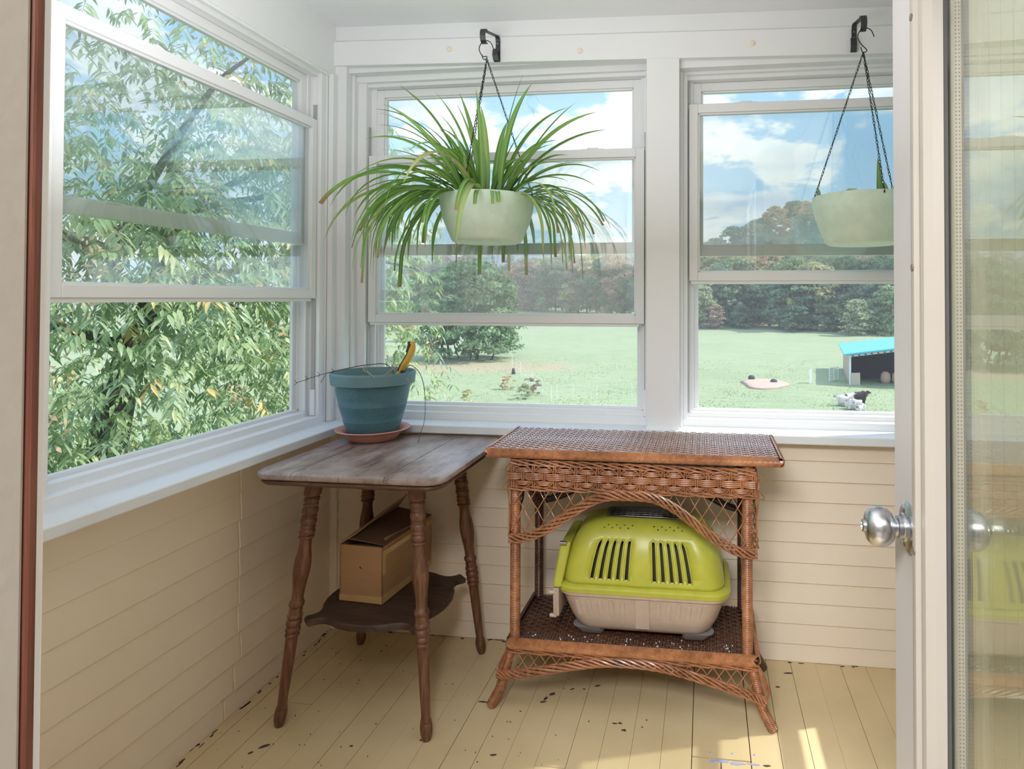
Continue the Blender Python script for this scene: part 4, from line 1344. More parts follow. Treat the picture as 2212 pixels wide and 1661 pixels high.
# ribs on the tub front and back
def front_y(z):
    q = (z - zb0) / 0.118
    return CYc - (0.131 + (0.143 - 0.131) * (q * 0.118 - 0.05) / 0.068)
for i in range(10):
    u = (-0.205 + 0.036 * i) if i < 5 else (0.055 + 0.032 * (i - 5))
    m = MB()
    zt, zl = zb0 + 0.108, zb0 + 0.055
    w = 0.0075
    m.hexa([(CXc + u * 0.95 - w, front_y(zl) - 0.0006, zl), (CXc + u * 0.95 + w, front_y(zl) - 0.0006, zl), (CXc + u * 0.95 + w, front_y(zl) + 0.01, zl), (CXc + u * 0.95 - w, front_y(zl) + 0.01, zl),
            (CXc + u - w, front_y(zt) - 0.004, zt), (CXc + u + w, front_y(zt) - 0.004, zt), (CXc + u + w, front_y(zt) + 0.01, zt), (CXc + u - w, front_y(zt) + 0.01, zt)])
    bevel(m.build('rib', 'taupe_plastic', car), 0.002, 2)
m = MB()
m.hexa([(CXc - 0.020, CYc - 0.127, zb0 + 0.018), (CXc + 0.026, CYc - 0.127, zb0 + 0.018), (CXc + 0.026, CYc - 0.11, zb0 + 0.018), (CXc - 0.020, CYc - 0.11, zb0 + 0.018),
        (CXc - 0.022, CYc - 0.147, zb0 + 0.119), (CXc + 0.026, CYc - 0.147, zb0 + 0.119), (CXc + 0.026, CYc - 0.12, zb0 + 0.119), (CXc - 0.022, CYc - 0.12, zb0 + 0.119)])
bevel(m.build('centre_panel', 'taupe_plastic', car), 0.003, 2)
# lime shell : param grid with real slots cut through it
zl0 = zb0 + 0.138
loft([(zl0 - 0.004, 0.277, 0.156, 0.06, 0.0), (zl0 + 0.010, 0.279, 0.158, 0.06, 0.0), (zl0 + 0.016, 0.274, 0.153, 0.06, 0.0), (zl0 + 0.019, 0.262, 0.142, 0.06, 0.0)], 'shell_lip', 'lime_plastic', caps=False)
SHL = [(0.0, 0.262, 0.143, 0.06), (0.03, 0.258, 0.139, 0.06), (0.07, 0.249, 0.131, 0.06), (0.11, 0.235, 0.118, 0.058), (0.14, 0.219, 0.103, 0.055), (0.160, 0.203, 0.088, 0.05), (0.172, 0.188, 0.075, 0.045), (0.180, 0.170, 0.062, 0.04), (0.186, 0.14, 0.05, 0.035)]
def shell_at(h):
    for a, b in zip(SHL, SHL[1:]):
        if h <= b[0]:
            q = (h - a[0]) / (b[0] - a[0])
            return [a[k] + (b[k] - a[k]) * q for k in (1, 2, 3)]
    return SHL[-1][1:]
slot_u = []
for i in range(5):
    slot_u.append((-0.79 + 0.138 * i, 0.052))
    slot_u.append((0.21 + 0.138 * i, 0.052))
us = sorted({-1.0, 1.0} | {round(c - w / 2, 4) for c, w in slot_u} | {round(c + w / 2, 4) for c, w in slot_u} | {-0.11, 0.11})
hs_ = [0, 0.012, 0.022, 0.035, 0.05, 0.065, 0.08, 0.095, 0.11, 0.122, 0.132, 0.142, 0.150, 0.158, 0.166, 0.172, 0.178, 0.186]
def in_slot(u, h):
    for c, w in slot_u:
        if abs(u - c) < w / 2:
            lim = 0.136 - 0.010 * abs(c)
            return 0.022 < h < lim
    return False
m = MB()
def shell_ring(h):
    hx, hy, r = shell_at(h)
    fx = hx - r
    ridge = lambda u: 0.0022 if abs(u) < 0.111 else 0.0
    row = [(CXc + u * fx, CYc - hy - ridge(u) * 1.0, zl0 + 0.017 + h) for u in us]
    for (sx, sy, t0) in ((1, -1, -PI / 2), (1, 1, 0)):
        for j in range(1, 7):
            t = t0 + PI / 2 * j / 6
            row.append((CXc + sx * (hx - r) + r * math.cos(t), CYc + sy * (hy - r) + r * math.sin(t), zl0 + 0.017 + h))
    row += [(CXc + u * fx, CYc + hy, zl0 + 0.017 + h) for u in us[::-1][1:]]
    for (sx, sy, t0) in ((-1, 1, PI / 2), (-1, -1, PI)):
        for j in range(1, 7):
            t = t0 + PI / 2 * j / 6
            if (sx, sy) == (-1, -1) and j == 6:
                continue
            row.append((CXc + sx * (hx - r) + r * math.cos(t), CYc + sy * (hy - r) + r * math.sin(t), zl0 + 0.017 + h))
    return row
ids = [[m.pt(p) for p in shell_ring(h)] for h in hs_]
n = len(ids[0])
for k in range(len(hs_) - 1):
    hm = (hs_[k] + hs_[k + 1]) / 2
    for j in range(n):
        if j < len(us) - 1:
            um = (us[j] + us[j + 1]) / 2
            if in_slot(um, hm):
                continue
        m.f.append([ids[k][j], ids[k][(j + 1) % n], ids[k + 1][(j + 1) % n], ids[k + 1][j]])
m.f.append(ids[-1])
sh = m.build('shell', 'lime_plastic', car, smooth=True, angle=50)
so = sh.modifiers.new('thick', 'SOLIDIFY'); so.thickness = 0.004; so.offset = -1
# raised arcs around the slots
for c, w in slot_u:
    mm = MB()
    P = []
    lim = 0.137 - 0.010 * abs(c)
    for sgn, hh in ((-1, [0.02, 0.05, 0.08, 0.11, lim - 0.006]), (1, [lim - 0.006, 0.11, 0.08, 0.05, 0.02])):
        for h in hh:
            hx, hy, r = shell_at(h)
            P.append((CXc + (c + sgn * (w / 2 + 0.012)) * (hx - r), CYc - hy - 0.0003, zl0 + 0.017 + h))
        if sgn < 0:
            hx, hy, r = shell_at(lim + 0.006)
            P.append((CXc + c * (hx - r), CYc - hy - 0.0003, zl0 + 0.017 + lim + 0.006))
    mm.tube(P, 0.0024, 6)
    mm.build('slot_ridge', 'lime_plastic', sh, smooth=True)
loft([(zb0 + 0.145, 0.262, 0.142, 0.06, 0.0), (zb0 + 0.150, 0.262, 0.142, 0.06, 0)], 'inner_shade_plate', 'inner_shade', caps=True)
loft([(zl0 + 0.02, 0.235, 0.112, 0.06, 0), (zl0 + 0.10, 0.225, 0.100, 0.05, 0), (zl0 + 0.17, 0.16, 0.05, 0.04, 0)], 'inner_shade_core', 'inner_shade')  # dark filler added inside the shell, interior shade put into its colour
# wire hatch on top
hz = zl0 + 0.017 + 0.186
hat = MB(); hat.prism(rrect(0.118, 0.044, 0.02), hz + 0.0006, hz + 0.002, 'z')
for v in range(len(hat.v)):
    hat.v[v] = (hat.v[v][0] + CXc, hat.v[v][1] + CYc, hat.v[v][2])
hat.build('hatch_opening', 'inner_shade', car)  # flat dark plate, the opening's shade put into its colour
m = MB()
for i in range(13):
    xx = CXc - 0.115 + 0.23 * i / 12
    m.tube([(xx, CYc - 0.046, hz + 0.006), (xx, CYc, hz + 0.014), (xx, CYc + 0.046, hz + 0.006)], 0.0013, 5)
for i in range(10):
    yy = CYc - 0.046 + 0.092 * i / 9
    zz = hz + 0.006 + 0.008 * (1 - ((yy - CYc) / 0.046) ** 2)
    m.tube([(CXc - 0.125, yy, zz - 0.003), (CXc - 0.06, yy, zz), (CXc + 0.06, yy, zz), (CXc + 0.125, yy, zz - 0.003)], 0.0013 if 0 < i < 9 else 0.0018, 5)
m.build('wire_hatch', 'steel_wire', car, smooth=True)
m = MB()
for sx in (-1, 1):
    for k in range(10):
        xx = CXc + sx * (0.035 + 0.013 * (k % 8)); h = 0.163 if k % 2 else 0.170
        hx, hy, r = shell_at(h)
        m.lathe([(0.0, 0), (0.0027, 0), (0.0027, 0.0022), (0.0, 0.0022)], (xx, CYc - hy + 0.0016, zl0 + 0.017 + h), 8)
vo = m.build('vent_hole', 'inner_shade', car); vo['kind'] = 'stuff'  # small dark discs, shade of the vents put into their colour
# wire-door frame at the left end with hinge pins
m = MB()
m.hexa([(CXc - 0.283, CYc - 0.140, zb0 + 0.052), (CXc - 0.262, CYc - 0.150, zb0 + 0.052), (CXc - 0.262, CYc + 0.15, zb0 + 0.052), (CXc - 0.283, CYc + 0.14, zb0 + 0.052),
        (CXc - 0.283, CYc - 0.150, zb0 + 0.142), (CXc - 0.262, CYc - 0.155, zb0 + 0.142), (CXc - 0.262, CYc + 0.155, zb0 + 0.142), (CXc - 0.283, CYc + 0.150, zb0 + 0.142)])
bevel(m.build('door_frame', 'taupe_plastic', car), 0.004, 2)
m = MB()
m.hexa([(CXc - 0.284, CYc - 0.152, zl0 + 0.006), (CXc - 0.255, CYc - 0.152, zl0 + 0.006), (CXc - 0.255, CYc + 0.152, zl0 + 0.006), (CXc - 0.284, CYc + 0.152, zl0 + 0.006),
        (CXc - 0.268, CYc - 0.112, zl0 + 0.132), (CXc - 0.232, CYc - 0.108, zl0 + 0.138), (CXc - 0.232, CYc + 0.108, zl0 + 0.138), (CXc - 0.268, CYc + 0.112, zl0 + 0.132)])
bevel(m.build('door_surround', 'lime_plastic', car), 0.008, 3)
for (dx, dy, zz) in ((-0.256, -0.118, zl0 + 0.136), (-0.284, -0.146, zb0 + 0.128), (-0.284, -0.136, zb0 + 0.05)):
    m = MB(); m.tube([(CXc + dx - 0.010, CYc + dy, zz), (CXc + dx + 0.012, CYc + dy, zz)], 0.0062, 10)
    m.build('hinge_pin', 'taupe_plastic' if zz < zl0 + 0.1 else 'steel_wire', car, smooth=True, angle=40)

# ------------------------------------------------------------------ plant brackets, chains and hanging bowls
def strap(P, w, th, wdir, name, mat, parent):
    """flat bar of width w along wdir following P"""
    m = MB(); wd = Vector(wdir)
    rs = []
    P = [Vector(p) for p in P]
    for i, p in enumerate(P):
        t = (P[min(i + 1, len(P) - 1)] - P[max(i - 1, 0)]).normalized()
        n = t.cross(wd).normalized()
        rs.append([tuple(p + wd * (sx * w / 2) + n * (sn * th / 2)) for sx, sn in ((-1, -1), (1, -1), (1, 1), (-1, 1))])
    m.rings(rs, True, True)
    return m.build(name, mat, parent)
def bracket(x, zb, zm, ytip, ztip, label):
    br = thing('plant_bracket', label, 'bracket', (x, 2.388, zb), 'iron plant brackets on the header board')
    yw = 2.3862
    strap([(x, yw, zb + 0.002), (x, yw, zm - 0.012), (x, yw - 0.003, zm), (x, yw - 0.012, zm + 0.006), (x, ytip + 0.030, ztip + 0.008), (x, ytip + 0.012, ztip + 0.008)], 0.017, 0.0036, (1, 0, 0), 'arm', 'black_iron', br)
    strap([(x, ytip + 0.014, ztip + 0.008), (x, ytip + 0.002, ztip + 0.004), (x, ytip - 0.006, ztip - 0.008), (x, ytip - 0.007, ztip - 0.022), (x, ytip - 0.002, ztip - 0.036), (x, ytip + 0.008, ztip - 0.043), (x, ytip + 0.022, ztip - 0.040)], 0.020, 0.0036, (1, 0, 0), 'hook_end', 'black_iron', br)
    strap([(x - 0.003, yw - 0.002, zb + 0.002), (x - 0.004, yw - 0.012, zb + 0.005), (x - 0.005, yw - 0.020, zb + 0.020), (x - 0.005, yw - 0.018, zb + 0.040), (x - 0.004, yw - 0.012, zb + 0.047)], 0.021, 0.0036, (1, 0, 0), 'curl', 'black_iron', br)
    for zz in (zm - 0.018, zm - 0.040):
        m = MB(); m.lathe([(0, 0), (0.0046, 0), (0.0036, 0.0022), (0, 0.003)], segs=10)
        o = m.build('screw', 'steel_wire', br)
        for v in o.data.vertices:
            a, b, c = v.co; v.co = (x + a, yw - 0.0015 - c, zz + b)
    return br
LINK = None
def chain(p0, p1, parent, r=0.0012, pitch=0.0118):
    a, b = Vector(p0), Vector(p1)
    L = (b - a).length; n = max(2, round(L / pitch)); t = (b - a) / L
    w = t.cross(Vector((0, 1, 0))).normalized(); v = t.cross(w)
    m = MB()
    ln = L / n
    for i in range(n):
        c = a + t * (ln * (i + 0.5))
        ang = (PI / 4 if i % 2 else -PI / 4) + 0.25 * math.sin(i * 2.1)
        d = w * math.cos(ang) + v * math.sin(ang)
        P = []
        for j in range(9):
            q = 2 * PI * j / 9
            hw = 0.0040 * (0.72 + 0.28 * math.cos(q))
            P.append(c + t * (-ln * 0.62 * math.cos(q)) + d * (hw * math.sin(q)))
        m.tube(P, r, 4, loop=True)
    return m.build('chain', 'wire', parent, smooth=True)
def bowl(cx, cy, zr, zb, attach, top, parent, rr=0.166, rb=0.118):
    hh = zr - zb
    m = MB()
    pr = [(0.0, 0.0), (rb - 0.008, 0.0), (rb, 0.003), (rb + 0.006, 0.010)]
    for q in (0.12, 0.25, 0.4, 0.55, 0.7, 0.85):
        pr.append((rb + (rr - rb) * (math.sin(q * PI / 2) ** 0.95), hh * q))
    pr += [(rr - 0.0006, hh - 0.003), (rr, hh - 0.001), (rr - 0.002, hh), (rr - 0.0035, hh - 0.001), (rr - 0.010, hh * 0.7), (rr - 0.022, hh * 0.4)]
    m.lathe(pr, (cx, cy, zb), 56, caps=False)
    m.build('bowl', 'mint_plastic', parent, smooth=True, angle=45)
    m = MB(); m.lathe([(rr - 0.012, hh - 0.016), (0.05, hh - 0.010), (0, hh - 0.008)], (cx, cy, zb), 32, caps=False)
    m.build('potting_soil', 'soil', parent, smooth=True)
    for a in attach:
        a = math.radians(a)
        e = (cx + (rr - 0.0015) * math.cos(a), cy + (rr - 0.0015) * math.sin(a), zr - 0.006)
        chain(top, e, parent)
        m = MB()
        m.tube([(e[0] - 0.004 * math.cos(a), e[1] - 0.004 * math.sin(a), e[2] + 0.004), (e[0] + 0.002 * math.cos(a), e[1] + 0.002 * math.sin(a), e[2]), (e[0] + 0.002 * math.cos(a), e[1] + 0.002 * math.sin(a), e[2] - 0.006)], 0.0022, 6)
        m.build('chain_hook', 'wire', parent)
def s_hook(x, y, ztop, zbot, parent, mir=1):
    """ztop: inside of the bracket hook; zbot : where the chains hang"""
    P = [(x + mir * 0.034, y, ztop - 0.030), (x + mir * 0.026, y, ztop - 0.010), (x + mir * 0.012, y, ztop + 0.0), (x - mir * 0.006, y, ztop - 0.004), (x - mir * 0.017, y, ztop - 0.018), (x - mir * 0.018, y, ztop - 0.034), (x - mir * 0.006, y, ztop - 0.055), (x + mir * 0.009, y, zbot + 0.010), (x + mir * 0.009, y, zbot + 0.003), (x + mir * 0.0, y, zbot - 0.0005), (x - mir * 0.005, y, zbot + 0.004), (x - mir * 0.009, y, zbot + 0.018)]
    m = MB(); m.tube(spline(P, 44), 0.0017, 6)
    m.build('s_hook', 'wire', parent, smooth=True)

bracket(-0.789, 2.207, 2.297, 2.219, 2.262, 'black iron bracket holding up the spider plant')
bracket(0.527, 2.180, 2.272, 2.245, 2.247, 'black iron bracket holding the bowl with a single shoot')
B1 = (-0.768, 2.212); B2 = (0.523, 2.238)
sp1 = thing('hanging_planter', 'spider plant spilling out of a mint green hanging bowl on chains', 'hanging plant', (B1[0], B1[1], 1.497))
bowl(B1[0], B1[1], 1.662, 1.497, (-100, 140, 15), (-0.776, 2.222, 2.158), sp1)
s_hook(-0.786, 2.222, 2.2245, 2.158, sp1)
sp2 = thing('hanging_planter', 'mint green hanging bowl on chains with one small green shoot', 'hanging plant', (B2[0], B2[1], 1.475))
bowl(B2[0], B2[1], 1.640, 1.481, (-82, 160, 38), (0.526, 2.247, 2.128), sp2)
s_hook(0.527, 2.247, 2.2095, 2.128, sp2)

# blades: folded strips with pale edges
def blade(o, phi, elev, L, droop, w, col, tipbrown, parent, twist=0.0, kink=1.6, side=0.0, n=13, cut=False, dry=False):
    P = Vector(o); V, F, C = [], [], []
    ds = L / n
    for i in range(n + 1):
        s_ = i / n
        el = elev - droop * s_ ** kink
        el = max(el, -1.5)
        ph = phi + side * s_
        d = Vector((math.cos(el) * math.cos(ph), math.cos(el) * math.sin(ph), math.sin(el)))
        sd = Vector((-math.sin(ph), math.cos(ph), 0))
        nn = sd.cross(d) * -1
        tw = twist * s_
        sd2 = sd * math.cos(tw) + nn * math.sin(tw); nn2 = nn * math.cos(tw) - sd * math.sin(tw)
        ww = 1.3 * w * min(1, 0.5 + 2.2 * s_) * ((1 - s_ ** 3.4) if not cut else (1 - 0.25 * s_)) + 0.0004
        V += [P - sd2 * ww + nn2 * ww * 0.35, P - sd2 * ww * 0.5 + nn2 * ww * 0.12, P, P + sd2 * ww * 0.5 + nn2 * ww * 0.12, P + sd2 * ww + nn2 * ww * 0.35]
        g = Vector(col) * (0.88 + 0.24 * s_)
        pale = g * 0.45 + Vector((0.50, 0.62, 0.30)) * 0.55
        if s_ > 1 - tipbrown:
            f = min(1, (s_ - 1 + tipbrown) / max(tipbrown, 1e-6) * 1.6)
            br = Vector((0.40, 0.27, 0.12)) if not dry else Vector((0.50, 0.38, 0.18))
            g = g.lerp(br, f); pale = pale.lerp(br, f)
        C += [g * 0.95, g, pale, g, g * 0.95]
        P = P + d * ds
    for i in range(n):
        for k in range(4):
            a = i * 5 + k
            F.append((a, a + 1, a + 6, a + 5))
    o_ = mesh_np('leaf', np.array([tuple(v) for v in V]), np.array(F), 'blade', np.array([tuple(c) for c in C]), parent, True)
    return o_
r3 = random.Random(11)
GREENS = [(0.15, 0.34, 0.05), (0.19, 0.40, 0.07), (0.24, 0.44, 0.10), (0.13, 0.29, 0.05), (0.30, 0.48, 0.14), (0.38, 0.52, 0.17)]
def rad(a):
    return math.radians(a)
zr1 = 1.652
def org(phi, r):
    return (B1[0] + r * math.cos(phi), B1[1] + r * math.sin(phi), zr1)
# hand placed long blades: (azimuth deg, elevation deg, length, droop rad, half width)
for (a, e_, L, dr, w) in ((180, 62, 0.47, 1.15, 0.0085), (186, 70, 0.50, 1.25, 0.0095), (172, 55, 0.46, 0.95, 0.009), (195, 74, 0.47, 0.75, 0.0095), (165, 78, 0.46, 0.65, 0.0085), (200, 66, 0.43, 1.0, 0.010),
                          (176, 48, 0.42, 0.9, 0.0085), (215, 80, 0.40, 0.6, 0.010), (150, 83, 0.43, 0.45, 0.009), (20, 84, 0.47, 0.25, 0.0095), (320, 82, 0.41, 0.9, 0.009), (350, 72, 0.42, 1.15, 0.009),
                          (355, 60, 0.46, 1.0, 0.0095), (5, 66, 0.43, 0.5, 0.006), (12, 52, 0.46, 0.85, 0.010), (340, 58, 0.34, 1.2, 0.008), (0, 44, 0.36, 1.35, 0.0075), (8, 36, 0.37, 1.35, 0.0075),
                          (270, 86, 0.36, 0.3, 0.011), (240, 82, 0.33, 0.5, 0.009), (290, 78, 0.33, 0.9, 0.009), (90, 80, 0.38, 0.7, 0.009), (60, 70, 0.38, 1.0, 0.009), (120, 70, 0.40, 1.0, 0.009),
                          (188, 38, 0.40, 1.1, 0.008), (182, 30, 0.44, 1.6, 0.008), (168, 34, 0.42, 1.4, 0.008)):
    ph = rad(a + r3.uniform(-4, 4))
    blade(org(ph, r3.uniform(0.03, 0.085)), ph, rad(e_), L, dr, w, GREENS[r3.randrange(5)], 0.05, sp1, r3.uniform(-0.5, 0.5), 1.5, r3.uniform(-0.15, 0.15))
# fountain of medium blades
for i in range(46):
    left = r3.random() < 0.62
    ph = rad(r3.gauss(186, 48) if left else r3.gauss(0, 50))
    L = r3.uniform(0.22, 0.42) * (1.0 if left else 0.85)
    blade(org(ph, r3.uniform(0.02, 0.11)), ph, rad(r3.uniform(38, 82)), L, r3.uniform(0.6, 1.7), r3.uniform(0.0055, 0.009), GREENS[r3.randrange(6)], r3.uniform(0.02, 0.1), sp1, r3.uniform(-0.7, 0.7), r3.uniform(1.2, 2), r3.uniform(-0.2, 0.2))
# drooping over the left side
for i in range(58):
    ph = rad(r3.gauss(196, 34))
    L = r3.uniform(0.30, 0.52)
    dry = r3.random() < 0.12
    col = (0.42, 0.42, 0.16) if dry else GREENS[r3.randrange(6)]
    blade(org(ph, r3.uniform(0.09, 0.15)), ph, rad(r3.uniform(8, 46)), L, r3.uniform(1.7, 2.5), r3.uniform(0.0055, 0.009), col, r3.uniform(0.02, 0.14), sp1, r3.uniform(-0.8, 0.8), r3.uniform(0.75, 1.2), r3.uniform(-0.25, 0.25), cut=r3.random() < 0.25, dry=dry)
# drooping over the right side and behind
for i in range(40):
    ph = rad(r3.gauss(8, 30)) if i < 28 else rad(r3.uniform(40, 140))
    L = r3.uniform(0.26, 0.43)
    dry = r3.random() < 0.12
    col = (0.42, 0.42, 0.16) if dry else GREENS[r3.randrange(2, 6)]
    blade(org(ph, r3.uniform(0.12, 0.155)), ph, rad(r3.uniform(4, 42)), L, r3.uniform(1.7, 2.5), r3.uniform(0.005, 0.0075), col, r3.uniform(0.04, 0.18), sp1, r3.uniform(-0.8, 0.8), r3.uniform(0.6, 1.0), r3.uniform(-0.2, 0.2), cut=r3.random() < 0.35, dry=dry)
# cut stubs hanging down the front of the bowl
for (a, L, w) in ((-118, 0.20, 0.0085), (-82, 0.085, 0.006), (-66, 0.08, 0.004), (-60, 0.065, 0.006), (-128, 0.24, 0.006), (-140, 0.30, 0.008), (-148, 0.34, 0.008)):
    ph = rad(a)
    blade(org(ph, 0.150), ph, rad(50), L, 2.4, w, GREENS[1], 0.07, sp1, 0.2, 0.45, 0.0, cut=True, dry=True)
# the shoot in the second bowl
for (dx, h, w, col) in ((0.042, 0.135, 0.008, (0.22, 0.40, 0.10)), (0.060, 0.055, 0.009, (0.30, 0.46, 0.16)), (-0.150, 0.035, 0.005, (0.30, 0.45, 0.18))):
    ph = rad(100)
    blade((B2[0] + dx, B2[1] - 0.03, 1.632), ph, rad(88), h, 0.15, w, col, 0.0, sp2, 0.3, 1.5, 0)

# ------------------------------------------------------------------ outside: ground
def gz(x, y):
    base = -5.9
    if y > 80:
        base += (min(y, 260) - 80) * 0.0227
    if y > 260:
        base += (y - 260) * 0.01
    return base
xs = np.concatenate([np.linspace(-260, -60, 14), np.linspace(-50, 60, 56), np.linspace(70, 300, 16)])
ys = np.concatenate([np.linspace(4, 30, 8), np.linspace(32, 100, 60), np.linspace(104, 400, 50)])
V = []
rg = random.Random(5)
for yy in ys:
    for xx in xs:
        V.append((xx, yy, gz(xx, yy) + 0.06 * math.sin(xx * 0.7 + yy * 0.31) * math.sin(yy * 0.53)))
nx_ = len(xs)
F = [(j * nx_ + i, j * nx_ + i + 1, (j + 1) * nx_ + i + 1, (j + 1) * nx_ + i) for j in range(len(ys) - 1) for i in range(nx_ - 1)]
gnd = mesh_np('ground', np.array(V), np.array(F), 'grass_field', smooth=True)
struct(gnd, 'green pasture below the house running back to the woods', 'field')
# grass tufts near the house side of the pasture
gr = np.random.default_rng(3); ng = 16000
gy = 38 + 40 * gr.random(ng) ** 1.6; gx = gr.uniform(-0.50, 0.34, ng) * gy
hgt = 0.05 + 0.10 * gr.random(ng)
ang = gr.random(ng) * 2 * PI
wd = 0.03 + 0.05 * gr.random(ng)
gzv = np.array([gz(a, b) for a, b in zip(gx, gy)]) - 0.04
Vg = np.empty((ng, 3, 3))
Vg[:, 0] = np.stack([gx - wd * np.cos(ang), gy - wd * np.sin(ang), gzv], 1)
Vg[:, 1] = np.stack([gx + wd * np.cos(ang), gy + wd * np.sin(ang), gzv], 1)
Vg[:, 2] = np.stack([gx + 0.1 * np.sin(ang * 3), gy + 0.1 * np.cos(ang * 5), gzv + hgt], 1)
cg = np.repeat(np.stack([0.38 + 0.14 * gr.random(ng), 0.48 + 0.12 * gr.random(ng), 0.28 + 0.10 * gr.random(ng)], 1), 3, 0)
gt = mesh_np('grass', Vg.reshape(-1, 3), np.arange(ng * 3).reshape(-1, 3), 'leaf_far', cg)
tag(gt, 'tufts of longer green grass over the near pasture', 'grass', kind='stuff')

# ------------------------------------------------------------------ far trees
def rot_quads(rng, C, N, size, aspect=0.6):
    """quads at C facing roughly N"""
    n = len(C)
    up_ = rng.normal(size=(n, 3))
    N = N / np.linalg.norm(N, axis=1, keepdims=True)
    a = np.cross(N, up_); a /= np.linalg.norm(a, axis=1, keepdims=True) + 1e-9
    b = np.cross(N, a)
    s_ = size[:, None]
    V = np.stack([C - a * s_, C - b * s_ * aspect, C + a * s_, C + b * s_ * aspect], 1)
    return V
def crown_broad(seed, nclump, nleaf, leaf, col, var, flat=1.0, low=0.25, name='crown'):
    """unit-ish tree: height 1, width about 0.8; returns V,F,C"""
    rng = np.random.default_rng(seed)
    Vs, Cs = [], []
    for k in range(nclump):
        t = rng.random() ** 0.8
        z = low + (0.97 - low) * t
        rr = 0.40 * math.sqrt(max(0.02, 1 - ((z - low * 0.6 - 0.30) / 0.66) ** 2)) * flat
        a = rng.random() * 2 * PI; q = rng.random() ** 0.45
        c = np.array([rr * q * math.cos(a), rr * q * math.sin(a), z])
        r = rng.uniform(0.075, 0.15)
        d = rng.normal(size=(nleaf, 3)); d /= np.linalg.norm(d, axis=1, keepdims=True)
        d[:, 2] = np.abs(d[:, 2]) * 0.9 - 0.25
        P = c + d * r * rng.uniform(0.55, 1.0, (nleaf, 1)) * np.array([1.15, 1.15, 0.8])
        N = d + rng.normal(size=(nleaf, 3)) * 0.45 + np.array([0, 0, 0.3])
        Vs.append(rot_quads(rng, P, N, leaf * rng.uniform(0.6, 1.3, nleaf)))
        cc = np.array(col) * (1 + var * rng.normal()) + np.array([0.05, 0.02, -0.01]) * rng.normal() * var * 2
        cl = np.clip(cc[None, :] * (1 + 0.22 * rng.normal(size=(nleaf, 1))), 0.01, 0.9)
        Cs.append(np.repeat(cl, 4, 0))
    V = np.concatenate(Vs).reshape(-1, 3); C = np.concatenate(Cs)
    return V, np.arange(len(V)).reshape(-1, 4), C
def crown_pine(seed, nlayer, nleaf, leaf, col, var, wid=0.22):
    rng = np.random.default_rng(seed)
    Vs, Cs = [], []
    for k in range(nlayer):
        z = 0.12 + 0.86 * (k / nlayer)
        R = wid * (1 - z) ** 0.75 * rng.uniform(0.75, 1.15) + 0.012
        nb = rng.integers(5, 9)
        for b in range(nb):
            a = 2 * PI * b / nb + rng.random()
            L = R * rng.uniform(0.6, 1.15)
            m_ = max(3, int(nleaf * (L / wid)))
            t = rng.random(m_) ** 0.7
            P = np.stack([np.cos(a) * L * t, np.sin(a) * L * t, z + 0.05 * t * rng.uniform(-0.6, 0.9) - 0.03 * t * t], 1) + rng.normal(size=(m_, 3)) * 0.012
            N = rng.normal(size=(m_, 3)) * 0.5 + np.array([0.4 * np.cos(a), 0.4 * np.sin(a), 0.8])
            Vs.append(rot_quads(rng, P, N, leaf * rng.uniform(0.6, 1.3, m_), 0.45))
            cl = np.clip(np.array(col) * (1 + var * rng.normal()) * (1 + 0.2 * rng.normal(size=(m_, 1))), 0.01, 0.9)
            Cs.append(np.repeat(cl, 4, 0))
    V = np.concatenate(Vs).reshape(-1, 3); C = np.concatenate(Cs)
    return V, np.arange(len(V)).reshape(-1, 4), C
def trunk_mesh(name, h, r, parent, lean=0.0):
    m = MB(); m.tube([(0, 0, -0.02), (lean * 0.3, 0, h * 0.4), (lean, 0, h)], [r, r * 0.8, r * 0.35], 7)
    return m.build(name, 'bark', parent, smooth=True)
PROTO = {}
KINDS = {
    'green': ('broad', (0.30, 0.42, 0.22), 'broad green leafy tree at the edge of the woods'),
    'dark': ('broad', (0.20, 0.31, 0.19), 'dark green rounded tree at the edge of the woods'),
    'yellow': ('broad', (0.58, 0.55, 0.27), 'yellowing autumn tree at the edge of the woods'),
    'orange': ('broad', (0.60, 0.43, 0.28), 'orange autumn tree at the edge of the woods'),
    'rust': ('broad', (0.46, 0.36, 0.29), 'rust brown autumn tree at the edge of the woods'),
    'pale': ('broad', (0.42, 0.49, 0.30), 'pale green tree at the edge of the woods'),
    'pine': ('pine', (0.22, 0.35, 0.27), 'tall blue-green pine at the edge of the woods'),
}
def make_proto(kind, variant):
    typ, col, label = KINDS[kind]
    root = thing('pine_tree' if typ == 'pine' else 'broadleaf_tree', label, 'tree', (0, 0, 0), kind + ' trees along the woods')
    sd = abs(hash(kind)) % 1000 if False else sum(ord(c) for c in kind) + variant * 17
    if typ == 'pine':
        V, F, C = crown_pine(sd, 26, 18, 0.028, col, 0.18, 0.20 + 0.04 * variant)
    else:
        V, F, C = crown_broad(sd, 80, 46, 0.030, col, 0.16, (0.95, 1.15, 0.85)[variant % 3], 0.03)
    cr_ = mesh_np('crown', V, F, 'leaf_far', C, root)
    cr_['kind'] = 'stuff'
    trunk_mesh('trunk', 0.7 if typ != 'pine' else 0.9, 0.018, root)
    return root
def place(kind, variant, x, y, h, wscale=1.0, label=None, group=None, zoff=0.0):
    key = (kind, variant)
    if key not in PROTO:
        PROTO[key] = make_proto(kind, variant); r = PROTO[key]
    else:
        r = copy_tree(PROTO[key])
    r.location = (x, y, gz(x, y) - 0.2 + zoff)
    r.scale = (h * wscale, h * wscale, h)
    r.rotation_euler = (0, 0, rt.random() * 6.28)
    if label: r['label'] = label
    else: r['label'] = KINDS[kind][2]
    r['group'] = group or (kind + ' trees along the woods')
    return r
rt = random.Random(21)
def ang_x(px, y):
    return y * math.tan(math.atan((px - CX) / F_PX) + yaw)
